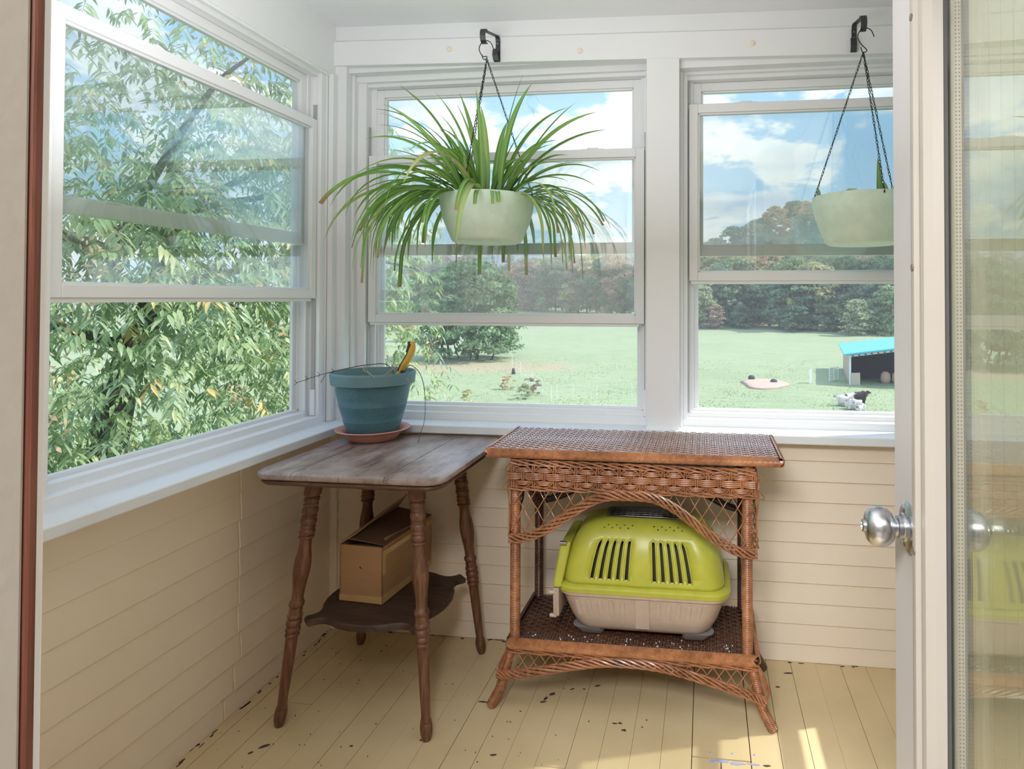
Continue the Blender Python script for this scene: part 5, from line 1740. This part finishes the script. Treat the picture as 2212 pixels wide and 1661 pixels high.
# right-hand edge of the woods, behind the shed
right_row = [(1515, 134, 'pale', 9), (1530, 150, 'green', 13), (1555, 140, 'dark', 13), (1580, 144, 'green', 15), (1608, 150, 'yellow', 16), (1640, 148, 'orange', 15), (1662, 142, 'yellow', 13), (1690, 138, 'dark', 13.5), (1712, 134, 'green', 14.5), (1735, 130, 'dark', 12), (1755, 132, 'yellow', 13.5),
             (1790, 138, 'dark', 14), (1822, 134, 'dark', 15), (1845, 126, 'green', 8), (1870, 130, 'dark', 14), (1905, 128, 'dark', 14.5), (1850, 118, 'pale', 6.5), (1885, 121, 'green', 6.5), (1775, 127, 'green', 6), (1545, 132, 'rust', 5), (1600, 133, 'dark', 5), (1720, 126, 'dark', 5.5), (1925, 120, 'green', 9), (1940, 132, 'dark', 15), (1985, 130, 'green', 14), (2030, 132, 'orange', 13), (2080, 134, 'dark', 15)]
for i, (px, y, k, h) in enumerate(right_row):
    place(k, i % 2, ang_x(px, y), y, h, rt.uniform(0.85, 1.15))
for i in range(34):
    px = 1500 + 470 * (i + rt.random()) / 34; y = 165 + rt.uniform(-8, 14)
    k = rt.choice(['green', 'orange', 'yellow', 'pine', 'rust', 'pale', 'dark', 'green', 'pine', 'yellow'])
    place(k, i % 2, ang_x(px, y), y, rt.uniform(14, 19) * (1.1 if k == 'pine' else 1), rt.uniform(0.85, 1.15))
# centre: woods across the far end of the pasture
cen = [(975, 'green'), (1005, 'dark'), (1120, 'orange'), (1135, 'rust'), (1150, 'rust'), (1165, 'pale'), (1180, 'rust'), (1200, 'dark'), (1215, 'pine'), (1232, 'pine'), (1250, 'rust'), (1268, 'yellow'), (1290, 'yellow'), (1305, 'dark'), (1322, 'orange'), (1345, 'orange'), (1362, 'dark'), (1385, 'green'), (1410, 'dark'), (1440, 'green'), (1470, 'rust'), (1495, 'yellow')]
for i, (px, k) in enumerate(cen):
    y = 232 - (px - 1100) * 0.18 + rt.uniform(-5, 5)
    place(k, i % 2, ang_x(px, y), y, (17 if k != 'pine' else 24) * rt.uniform(0.9, 1.1), rt.uniform(0.85, 1.1))
for i in range(40):
    px = 840 + 660 * (i + rt.random()) / 40; y = 262 + rt.uniform(-12, 16)
    k = rt.choice(['green', 'orange', 'rust', 'pine', 'pale', 'dark', 'rust', 'pine', 'yellow', 'green'])
    place(k, i % 2, ang_x(px, y), y, rt.uniform(17, 22) * (1.12 if k == 'pine' else 1), rt.uniform(0.9, 1.2))
for i, (px, y, k, h) in enumerate(((860, 120, 'green', 11), (840, 135, 'pale', 12), (905, 150, 'green', 12), (885, 160, 'orange', 12), (925, 175, 'yellow', 11), (880, 97, 'yellow', 3.2), (1170, 205, 'pale', 5), (1140, 212, 'rust', 6))):
    place(k, i % 2, ang_x(px, y), y, h, 1.1)
# the hill on the right with its pines
hv, hf = [], []
def hill_h(x, y):
    return 58 * math.exp(-((x - 110) / 95) ** 2 - ((y - 480) / 150) ** 2) + 14 * math.exp(-((x - 20) / 80) ** 2 - ((y - 470) / 110) ** 2) - 4
hx_ = np.linspace(-120, 380, 42); hy_ = np.linspace(270, 560, 24)
for b in hy_:
    for a in hx_:
        hv.append((a, b, hill_h(a, b)))
hf = [(j * 42 + i, j * 42 + i + 1, (j + 1) * 42 + i + 1, (j + 1) * 42 + i) for j in range(23) for i in range(41)]
hl = mesh_np('hill', np.array(hv), np.array(hf), 'hill_ground', smooth=True)
struct(hl, 'wooded hill rising behind the pasture', 'hill')
for i in range(78):
    y = rt.uniform(300, 470); px = rt.uniform(1480, 1940)
    x = ang_x(px, y)
    k = rt.choice(['pine', 'pine', 'pine', 'green', 'pale', 'dark', 'orange'])
    r = place(k, i % 2, x, y, rt.uniform(15, 22), rt.uniform(0.9, 1.3), KINDS[k][2].replace('at the edge of the woods', 'on the wooded hill'), k + ' trees on the hill')
    r.location.z = hill_h(x, y) - 0.5
# far blue mountains
mv, mf = [], []
nm = 60
for i in range(nm + 1):
    px = 700 + 900 * i / nm; y = 2600
    x = ang_x(px, y)
    h = 205 - 22 * abs(math.sin(i * 0.21 + 0.4)) + 10 * math.sin(i * 0.9) * math.sin(i * 0.13)
    mv += [(x, y, -60), (x, y + 40, h), (x, y + 700, -60)]
for i in range(nm):
    for k in range(2):
        a = i * 3 + k
        mf.append((a, a + 3, a + 4, a + 1))
mt = mesh_np('mountain_range', np.array(mv, float), np.array(mf), 'mountain_blue', smooth=True)
struct(mt, 'far blue mountains over the tree tops', 'mountains')

# thin autumn haze lying over the valley
hzm = bpy.data.materials.new('valley_haze'); hzm.use_nodes = True
ht = hzm.node_tree; ht.nodes.clear()
vs = ht.nodes.new('ShaderNodeVolumeScatter'); vs.inputs['Density'].default_value = 0.0013; vs.inputs['Color'].default_value = (0.92, 0.96, 1.0, 1)
ho_ = ht.nodes.new('ShaderNodeOutputMaterial'); ht.links.new(vs.outputs[0], ho_.inputs['Volume'])
hzm.cycles.homogeneous_volume = True
MATS['valley_haze'] = hzm
m = MB(); m.box(-420, 520, 14, 600, -7, 34)
hz_o = m.build('haze', 'valley_haze', None); tag(hz_o, 'thin pale haze lying over the far pasture and woods', 'haze', kind='stuff')

# the round tree standing alone in the pasture
lone = thing('broadleaf_tree', 'big rounded green tree standing alone at the left side of the pasture', 'tree', (ang_x(1012, 74), 74, gz(0, 74)))
LX, LY, LZ = lone.location
V, F, C = crown_broad(77, 210, 90, 0.021, (0.24, 0.37, 0.21), 0.18, 1.16, 0.05)
V = V * np.array([12.4, 12.4, 12.0]) + np.array([LX, LY, LZ - 0.2])
o = mesh_np('crown', V, F, 'leaf_far', C, lone); o['kind'] = 'stuff'
for k in range(9):
    m = MB(); a = rt.uniform(-3.2, 3.4)
    m.tube([(LX + a, LY + rt.uniform(-1, 1), LZ - 0.1), (LX + a * 1.15, LY, LZ + 1.6), (LX + a * 1.3, LY, LZ + 4)], [0.10, 0.08, 0.04], 6)
    m.build('trunk', 'bark', lone, smooth=True)
for (px, y, s_, k, lab) in ((930, 74, 2.2, 'pale', 'small pale shrub left of the round pasture tree'), (1098, 50, 1.2, 'orange', 'small orange shrub in the pasture by the white fence'), (1150, 47, 1.4, 'rust', 'brown brush clump beside the white fence'), (1135, 45, 1.2, 'pale', 'pale weeds in front of the brown brush clump'), (1010, 42, 1.1, 'yellow', 'yellow weeds low in the pasture window corner')):
    V, F, C = crown_broad(int(px), 26, 30, 0.05, KINDS[k][1], 0.2, 1.3, 0.05)
    x = ang_x(px, y)
    o = mesh_np('shrub', V * s_ + np.array([x, y, gz(x, y) - 0.05]), F, 'leaf_far', C)
    tag(o, lab, 'shrub')

# ------------------------------------------------------------------ shed, gates, hay patch, sheep, fence
SF = Vector((12.1, 57.0)); fd = Vector((0.99, -0.14)).normalized(); sdv = Vector((0.16, 0.987)).normalized()
GZ = -5.9
def shp(u, v, z):
    p = SF + fd * u + sdv * v
    return (p.x, p.y, GZ + z)
shed = thing('shed', 'open fronted farm shed with a bright teal metal roof', 'shed', shp(0, 0, 0))
def slab(name, mat, pts, par=shed):
    m = MB(); m.hexa(pts); return m.build(name, mat, par)
UL, VL, H0, SL = 8.5, 13.0, 2.42, 0.15
rz = lambda u: H0 + SL * u
slab('side_wall', 'shed_wood', [shp(0, 0.3, -0.1), shp(0.08, 0.3, -0.1), shp(0.08, VL, -0.1), shp(0, VL, -0.1), shp(0, 0.3, rz(0)), shp(0.08, 0.3, rz(0)), shp(0.08, VL, rz(0)), shp(0, VL, rz(0))])
slab('side_wall', 'shed_dark', [shp(UL - 0.1, 0, -0.1), shp(UL, 0, -0.1), shp(UL, VL, -0.1), shp(UL - 0.1, VL, -0.1), shp(UL - 0.1, 0, rz(UL)), shp(UL, 0, rz(UL)), shp(UL, VL, rz(UL)), shp(UL - 0.1, VL, rz(UL))])
slab('back_wall', 'shed_dark', [shp(0, 5, -0.1), shp(UL, 5, -0.1), shp(UL, 5.1, -0.1), shp(0, 5.1, -0.1), shp(0, 5, rz(0)), shp(UL, 5, rz(UL)), shp(UL, 5.1, rz(UL)), shp(0, 5.1, rz(0))])
slab('roof_panel', 'shed_roof', [shp(-0.45, -0.5, rz(-0.45) + 0.10), shp(UL + 0.3, -0.5, rz(UL) + 0.10), shp(UL + 0.3, VL, rz(UL) + 0.10), shp(-0.45, VL, rz(-0.45) + 0.10), shp(-0.45, -0.5, rz(-0.45) + 0.22), shp(UL + 0.3, -0.5, rz(UL) + 0.22), shp(UL + 0.3, VL, rz(UL) + 0.22), shp(-0.45, VL, rz(-0.45) + 0.22)])
slab('fascia', 'shed_white', [shp(-0.1, -0.12, rz(0) - 0.14), shp(UL, -0.12, rz(UL) - 0.14), shp(UL, -0.02, rz(UL) - 0.14), shp(-0.1, -0.02, rz(0) - 0.14), shp(-0.1, -0.12, rz(0) + 0.02), shp(UL, -0.12, rz(UL) + 0.02), shp(UL, -0.02, rz(UL) + 0.02), shp(-0.1, -0.02, rz(0) + 0.02)])
for k in range(16):
    u = 0.2 + k * 0.5
    slab('rafter_end', 'shed_dark', [shp(u, -0.16, rz(u) - 0.09), shp(u + 0.16, -0.16, rz(u) - 0.09), shp(u + 0.16, -0.1, rz(u) - 0.09), shp(u, -0.1, rz(u) - 0.09), shp(u, -0.16, rz(u) + 0.0), shp(u + 0.16, -0.16, rz(u) + 0.0), shp(u + 0.16, -0.1, rz(u)), shp(u, -0.1, rz(u))])
slab('corner_post', 'shed_white', [shp(-0.02, -0.05, -0.1), shp(0.14, -0.05, -0.1), shp(0.14, 0.1, -0.1), shp(-0.02, 0.1, -0.1), shp(-0.02, -0.05, rz(0)), shp(0.14, -0.05, rz(0)), shp(0.14, 0.1, rz(0)), shp(-0.02, 0.1, rz(0))])
slab('corner_post', 'shed_white', [shp(4.2, -0.05, -0.1), shp(4.34, -0.05, -0.1), shp(4.34, 0.1, -0.1), shp(4.2, 0.1, -0.1), shp(4.2, -0.05, rz(4.2)), shp(4.34, -0.05, rz(4.2)), shp(4.34, 0.1, rz(4.2)), shp(4.2, 0.1, rz(4.2))])
slab('low_panel', 'shed_wood', [shp(0.1, -0.05, -0.1), shp(0.85, -0.05, -0.1), shp(0.85, 0.02, -0.1), shp(0.1, 0.02, -0.1), shp(0.1, -0.05, 0.95), shp(0.85, -0.05, 1.0), shp(0.85, 0.02, 1.0), shp(0.1, 0.02, 0.95)])
for k in range(3):
    m = MB(); c = Vector(shp(3.0 + k * 0.9, 1.6, 0.5))
    m.rings([[(c.x + 0.42 * s_ * math.cos(t), c.y + 0.42 * s_ * math.sin(t), c.z + z) for t in [2 * PI * j / 10 for j in range(10)]] for s_, z in ((0.8, -0.5), (1, -0.1), (0.9, 0.3), (0.4, 0.5))], True, True)
    tag(m.build('feed_sack', 'sand', None, smooth=True), 'reddish sack inside the teal roofed shed, number unclear', 'sack', 'sacks inside the shed')
for o in COL.objects:
    if o.name.startswith('feed_sack'):
        o['label'] = 'reddish sack standing in the dark opening of the teal roofed shed'
def gate(x, y, w, ang, label, h=1.15):
    g_ = thing('pasture_gate', label, 'gate', (x, y, GZ), 'white pipe gates by the shed')
    d = Vector((math.cos(ang), math.sin(ang), 0)); o = Vector((x, y, GZ))
    for k in range(6):
        m = MB(); z = 0.12 + (h - 0.12) * k / 5
        m.tube([tuple(o + Vector((0, 0, z))), tuple(o + d * w + Vector((0, 0, z)))], 0.035, 6); m.build('gate_rail', 'gate_metal', g_)
    for u in (0, w * 0.5, w):
        m = MB(); m.tube([tuple(o + d * u), tuple(o + d * u + Vector((0, 0, h + 0.05)))], 0.04, 6); m.build('gate_upright', 'gate_metal', g_)
gate(ang_x(1791, 58.5), 58.5, 1.6, 0.9, 'white pipe gate nearest the left wall of the shed')
gate(ang_x(1748, 56.5), 56.5, 1.0, 1.25, 'short white pipe gate standing between shed gate and sandy patch')
m = MB()
hx0, hy0 = ang_x(1650, 56), 56
rr_ = []
for f, z in ((1.0, 0.0), (0.8, 0.12), (0.45, 0.2), (0.1, 0.22)):
    rr_.append([(hx0 + f * (2.0 + 0.3 * math.sin(3 * t + 1)) * math.cos(t), hy0 + f * (3.4 + 0.5 * math.sin(2 * t)) * math.sin(t), GZ + z) for t in [2 * PI * j / 28 for j in range(28)]])
m.rings(rr_, True, True)
tag(m.build('sand_patch', 'sand', None, smooth=True), 'patch of pinkish sand in the pasture left of the shed', 'sand')
for (px, y, lab) in ((1623, 58.5, 'dark lump lying at the left of the sandy patch'), (1671, 56.0, 'dark lump lying at the right of the sandy patch')):
    x = ang_x(px, y); m = MB()
    m.rings([[(x + 0.32 * s_ * math.cos(t), y + 0.25 * s_ * math.sin(t), GZ + 0.1 + z) for t in [2 * PI * j / 9 for j in range(9)]] for s_, z in ((0.9, 0), (1, 0.15), (0.7, 0.3), (0.2, 0.36))], True, True)
    tag(m.build('stone', 'rock', None, smooth=True), lab, 'stone')
def sheep(x, y, ang, label, mat='wool', face='sheep_face', s=1.0, lying=True):
    """one continuous skinned body"""
    root = thing('sheep', label, 'sheep', (x, y, GZ))
    zb_ = 0.34 if lying else 0.62
    P = [(0, 0, zb_), (0.30, 0, zb_ + 0.03), (-0.34, 0, zb_ - 0.01), (0.48, 0, zb_ + 0.16), (0.60, 0.0, zb_ + 0.30), (0.76, 0.0, zb_ + 0.22), (-0.5, 0, zb_ + 0.02)]
    R = [0.33, 0.28, 0.30, 0.17, 0.13, 0.075, 0.07]
    E = [(0, 1), (0, 2), (1, 3), (3, 4), (4, 5), (2, 6)]
    for sx, par in ((0.26, 1), (-0.30, 2)):
        for sy in (-1, 1):
            k = len(P)
            if lying:
                P += [(sx + 0.04, sy * 0.22, 0.17), (sx + 0.26, sy * 0.26, 0.06), (sx + 0.08, sy * 0.3, 0.05)]
            else:
                P += [(sx, sy * 0.15, 0.36), (sx + 0.02, sy * 0.15, 0.2), (sx, sy * 0.15, 0.03)]
            R += [0.10, 0.06, 0.05]
            E += [(par, k), (k, k + 1), (k + 1, k + 2)]
    me = bpy.data.meshes.new('body')
    c, sn = math.cos(ang), math.sin(ang)
    me.from_pydata([(x + s * (a * c - b * sn), y + s * (a * sn + b * c), GZ + s * z) for a, b, z in P], E, [])
    o = bpy.data.objects.new('body', me); COL.objects.link(o)
    o.parent = root; o.matrix_parent_inverse = root.matrix_basis.inverted()
    me.materials.append(MATS[mat])
    sk = o.modifiers.new('skin', 'SKIN'); sk.use_smooth_shade = True
    for i, v in enumerate(me.skin_vertices[0].data):
        v.radius = (R[i] * s, R[i] * s); v.use_root = (i == 0)
    o.modifiers.new('sub', 'SUBSURF').levels = 1
    o.modifiers['sub'].render_levels = 2
    def T(a, b, z):
        return (x + s * (a * c - b * sn), y + s * (a * sn + b * c), GZ + s * z)
    m = MB(); m.tube([T(0.58, 0, zb_ + 0.30), T(0.70, 0, zb_ + 0.26), T(0.80, 0, zb_ + 0.20)], [0.10 * s, 0.09 * s, 0.06 * s], 8); m.build('face', face, root, smooth=True)
    for sy in (-1, 1):
        m = MB(); m.tube([T(0.56, sy * 0.08, zb_ + 0.36), T(0.54, sy * 0.2, zb_ + 0.34)], [0.045 * s, 0.015 * s], 6); m.build('ear', face, root, smooth=True)
    return root
for (px, y, a, lab, mat, face, s_, ly) in ((1824, 45.6, 2.6, 'pale sheep lying leftmost in the huddle', 'wool', 'sheep_face', 0.95, True), (1838, 46.6, 0.2, 'pale sheep lying at the back of the huddle', 'wool', 'sheep_face', 1.05, True),
                              (1857, 46.4, 0.1, 'dark brown sheep standing behind the pale ones', 'dark_wool', 'dark_wool', 0.9, False), (1836, 44.4, -1.4, 'pale sheep facing the house in the middle of the huddle', 'wool', 'sheep_face', 0.85, True),
                              (1851, 44.3, 2.9, 'grey-backed sheep lying at the right of the huddle', 'wool', 'sheep_face', 0.9, True), (1857, 43.1, 0.5, 'white lamb lying stretched in front of the huddle', 'wool', 'wool', 0.62, True)):
    sheep(ang_x(px, y), y, a, lab, mat, face, s_, ly)
fence = thing('pasture_fence', 'white wire fence on thin posts running across the pasture', 'fence', (ang_x(1100, 70), 70, GZ))
fp = []
for (px, py) in ((1092, 775), (1107, 795), (1125, 812), (1150, 838), (1172, 858), (1192, 872), (1204, 870), (1238, 866), (1290, 866), (1365, 862)):
    d = 7.2 * F_PX / (py - 645.3)
    fp.append((ang_x(px, d), d))
for (x, y) in fp:
    m = MB(); m.tube([(x, y, GZ - 0.1), (x, y, GZ + 1.15)], 0.022, 6); m.build('fence_post', 'fence_post', fence)
for z in (0.35, 0.7, 1.05):
    m = MB(); m.tube([(x, y, GZ + z) for x, y in fp], 0.006, 4); m.build('fence_wire', 'fence_post', fence)
m = MB()
xk, yk = ang_x(1110, 60), 60
m.tube([(xk, yk, GZ), (xk, yk, GZ + 0.55)], [0.2, 0.12], 8)
tag(m.build('fence_stump', 'rock', None, smooth=True), 'small dark stump beside the white pasture fence', 'stump')

# ------------------------------------------------------------------ the leafy tree right outside the left window
rn = np.random.default_rng(9)
TX, TY = -5.0, 4.7
tree = thing('box_elder_tree', 'leafy tree with drooping green and yellow leaves close outside the left window', 'tree', (TX, TY, -5.6))
m = MB()
m.tube(spline([(TX, TY, -5.8), (TX + 0.1, TY - 0.1, -3.5), (TX + 0.25, TY - 0.2, -1.5), (TX + 0.2, TY, 0.3), (TX + 0.4, TY + 0.3, 1.6), (TX + 0.3, TY + 0.5, 2.8)], 24), [0.26 - 0.21 * i / 24 for i in range(25)], 10)
m.build('trunk', 'bark', tree, smooth=True)
ends = []
rb = random.Random(4)
for k in range(26):
    z0_ = rb.uniform(-3.2, 2.2); a = rb.uniform(-2.6, 1.2)
    L = rb.uniform(1.3, 2.7)
    p0 = Vector((TX + 0.2, TY, z0_)); d = Vector((math.cos(a), math.sin(a), rb.uniform(0.1, 0.8))).normalized()
    P = [p0, p0 + d * L * 0.4 + Vector((0, 0, 0.05)), p0 + d * L * 0.75 + Vector((0, 0, -0.02)), p0 + d * L + Vector((0, 0, -0.25))]
    m = MB(); m.tube(spline(P, 12), [0.045 - 0.037 * i / 12 for i in range(13)], 6)
    m.build('branch', 'bark', tree, smooth=True)
    ends += spline(P, 12)[4:]
# compound leaf prototype: rachis with 3 to 7 drooping leaflets
def leaf_proto(seed, nl):
    rg_ = np.random.default_rng(seed)
    V, F = [], []
    def leaflet(o, d, L, w):
        d = d / np.linalg.norm(d)
        side = np.cross(d, np.array([0, 0, 1.0])); side /= np.linalg.norm(side) + 1e-9
        n = np.cross(side, d)
        b = len(V)
        dr = np.array([0, 0, -1.0])
        P0 = o; P1 = o + d * L * 0.35 + dr * L * 0.02; P2 = o + d * L * 0.68 + dr * L * 0.10; P3 = o + d * L * 0.95 + dr * L * 0.26
        V.extend([P0, P1 - side * w + n * w * 0.35, P1, P1 + side * w + n * w * 0.35, P2 - side * w * 0.7 + n * w * 0.2, P2, P2 + side * w * 0.7 + n * w * 0.2, P3])
        F.extend([(b, b + 1, b + 2, b + 2), (b, b + 2, b + 3, b + 3), (b + 1, b + 4, b + 5, b + 2), (b + 2, b + 5, b + 6, b + 3), (b + 4, b + 7, b + 5, b + 5), (b + 5, b + 7, b + 6, b + 6)])
    R = 0.13
    for i in range(nl):
        last = i == nl - 1
        t = 0.35 + 0.65 * (i // 2) / max(1, (nl - 1) // 2)
        o = np.array([R * t, 0, -0.05 * t * t])
        s_ = 0 if last else (1 if i % 2 else -1)
        d = np.array([0.55 if not last else 1.0, s_ * 0.85, -0.75 + 0.3 * rg_.random()])
        leaflet(o, d, rg_.uniform(0.085, 0.125), rg_.uniform(0.0105, 0.0155))
    b = len(V)
    V.extend([np.array([0, -0.0012, 0]), np.array([0, 0.0012, 0]), np.array([R, 0.001, -0.05]), np.array([R, -0.001, -0.05])]); F.append((b, b + 1, b + 2, b + 3))
    return np.array(V), F
LPs = [leaf_proto(k, nl) for k, nl in ((1, 5), (2, 7), (3, 5), (4, 3), (5, 7))]
def tri_faces(F):
    out = []
    for f in F:
        if len(set(f)) == 4:
            out += [(f[0], f[1], f[2]), (f[0], f[2], f[3])]
        else:
            g_ = list(dict.fromkeys(f)); out.append(tuple(g_[:3]))
    return np.array(out)
LPs = [(V, tri_faces(F)) for V, F in LPs]
PAL = np.array([(0.26, 0.38, 0.20), (0.31, 0.44, 0.23), (0.38, 0.51, 0.27), (0.28, 0.40, 0.25), (0.48, 0.59, 0.32), (0.60, 0.65, 0.35), (0.74, 0.58, 0.24)])
PW = np.array([0.22, 0.26, 0.2, 0.14, 0.11, 0.05, 0.02])
NL = 20000
def crown_ok(p):
    q = ((p[0] - TX) / 3.2) ** 2 + ((p[1] - TY) / 3.3) ** 2 + ((p[2] - 0.1) / 4.3) ** 2
    return q < 1 and p[0] < -2.25 - 0.12 * max(0, p[1] - 2.5)
pts = []
ends_a = np.array([tuple(v) for v in ends])
while len(pts) < NL:
    if rn.random() < 0.45:
        p = ends_a[rn.integers(len(ends_a))] + rn.normal(size=3) * np.array([0.42, 0.42, 0.36])
    else:
        d = rn.normal(size=3); d /= np.linalg.norm(d)
        p = np.array([TX, TY, 0.1]) + d * np.array([3.2, 3.3, 4.3]) * rn.uniform(0.45, 1.0)
        # clumping leaves sky holes
        if math.sin(p[0] * 3.1 + 1) * math.sin(p[1] * 2.7) * math.sin(p[2] * 2.9 + 0.5) < (-0.5 if p[2] < 1.4 else -0.08):
            continue
    if crown_ok(p) and not (p[2] > 2.2 and rn.random() < 0.35):
        pts.append(p)
pts = np.array(pts)
dist = np.linalg.norm(pts - np.array([0, 0, H]), axis=1)
az = np.degrees(np.arctan2(pts[:, 0], pts[:, 1]))
el = (pts[:, 2] - H) / np.hypot(pts[:, 0], pts[:, 1])
vis = ((az > -50) & (az < -33) & (el > -0.30) & (el < 0.42)) | ((az > -28) & (az < -21) & (el > -0.20) & (el < 0.28))
order = np.argsort(np.where(vis, dist, dist + 100))
singles = set(order[:300].tolist())
BV, BF, BC = [], [], []
nb = 0
SING = {}
for i in range(NL):
    p = pts[i]
    pi_ = int(rn.integers(len(LPs)))
    V, F = LPs[pi_]
    out_a = math.atan2(p[1] - TY, p[0] - TX) + rn.normal() * 0.8
    tilt = rn.normal() * 0.35 + 0.15
    s_ = rn.uniform(0.72, 1.12)
    ca, sa, ct, st_ = math.cos(out_a), math.sin(out_a), math.cos(tilt), math.sin(tilt)
    pal = int(rn.choice(len(PAL), p=PW))
    if i in singles:
        key = (pi_, pal)
        if key not in SING:
            c = PAL[pal][None, :] * (1 + 0.12 * rn.normal(size=(len(V), 1)))
            o = mesh_np('leaf', V.copy(), F, 'leaf_near', np.clip(c, 0.01, 0.9), tree)
            o.matrix_parent_inverse = tree.matrix_basis.inverted()
            SING[key] = o
        else:
            o = SING[key].copy(); COL.objects.link(o)
        o.rotation_euler = (0, tilt, out_a)
        o.location = tuple(p); o.scale = (s_, s_, s_)
        continue
    X = V * s_
    x1 = X[:, 0] * ct + X[:, 2] * st_; z1 = -X[:, 0] * st_ + X[:, 2] * ct
    Q = np.stack([x1 * ca - X[:, 1] * sa + p[0], x1 * sa + X[:, 1] * ca + p[1], z1 + p[2]], 1)
    BV.append(Q); BF.append(F + nb); nb += len(V)
    BC.append(np.clip(np.repeat(PAL[pal][None, :] * (1 + 0.15 * rn.normal()), len(V), 0), 0.01, 0.9))
o = mesh_np('foliage', np.concatenate(BV), np.concatenate(BF), 'leaf_near', np.concatenate(BC), tree)
o['kind'] = 'stuff'
# hanging bunches of tan winged seeds
ns = 330
SVs, SCs = [], []
for k in range(ns):
    while True:
        d = rn.normal(size=3); d /= np.linalg.norm(d)
        c = np.array([TX, TY, 0.3]) + d * np.array([3.0, 2.9, 3.6]) * rn.uniform(0.7, 0.98)
        if crown_ok(c): break
    m_ = 26
    P = c + rn.normal(size=(m_, 3)) * np.array([0.055, 0.055, 0.08])
    SVs.append(rot_quads(rn, P, rn.normal(size=(m_, 3)) * np.array([1, 1, 0.3]), rn.uniform(0.016, 0.028, m_), 0.4).reshape(-1, 3))
    SCs.append(np.repeat(np.clip(np.array([0.66, 0.50, 0.34])[None, :] * (1 + 0.2 * rn.normal(size=(m_, 1))), 0.02, 0.9), 4, 0))
SV = np.concatenate(SVs)
o = mesh_np('seed_bunches', SV, np.arange(len(SV)).reshape(-1, 4), 'leaf_near', np.concatenate(SCs), tree)
o['kind'] = 'stuff'
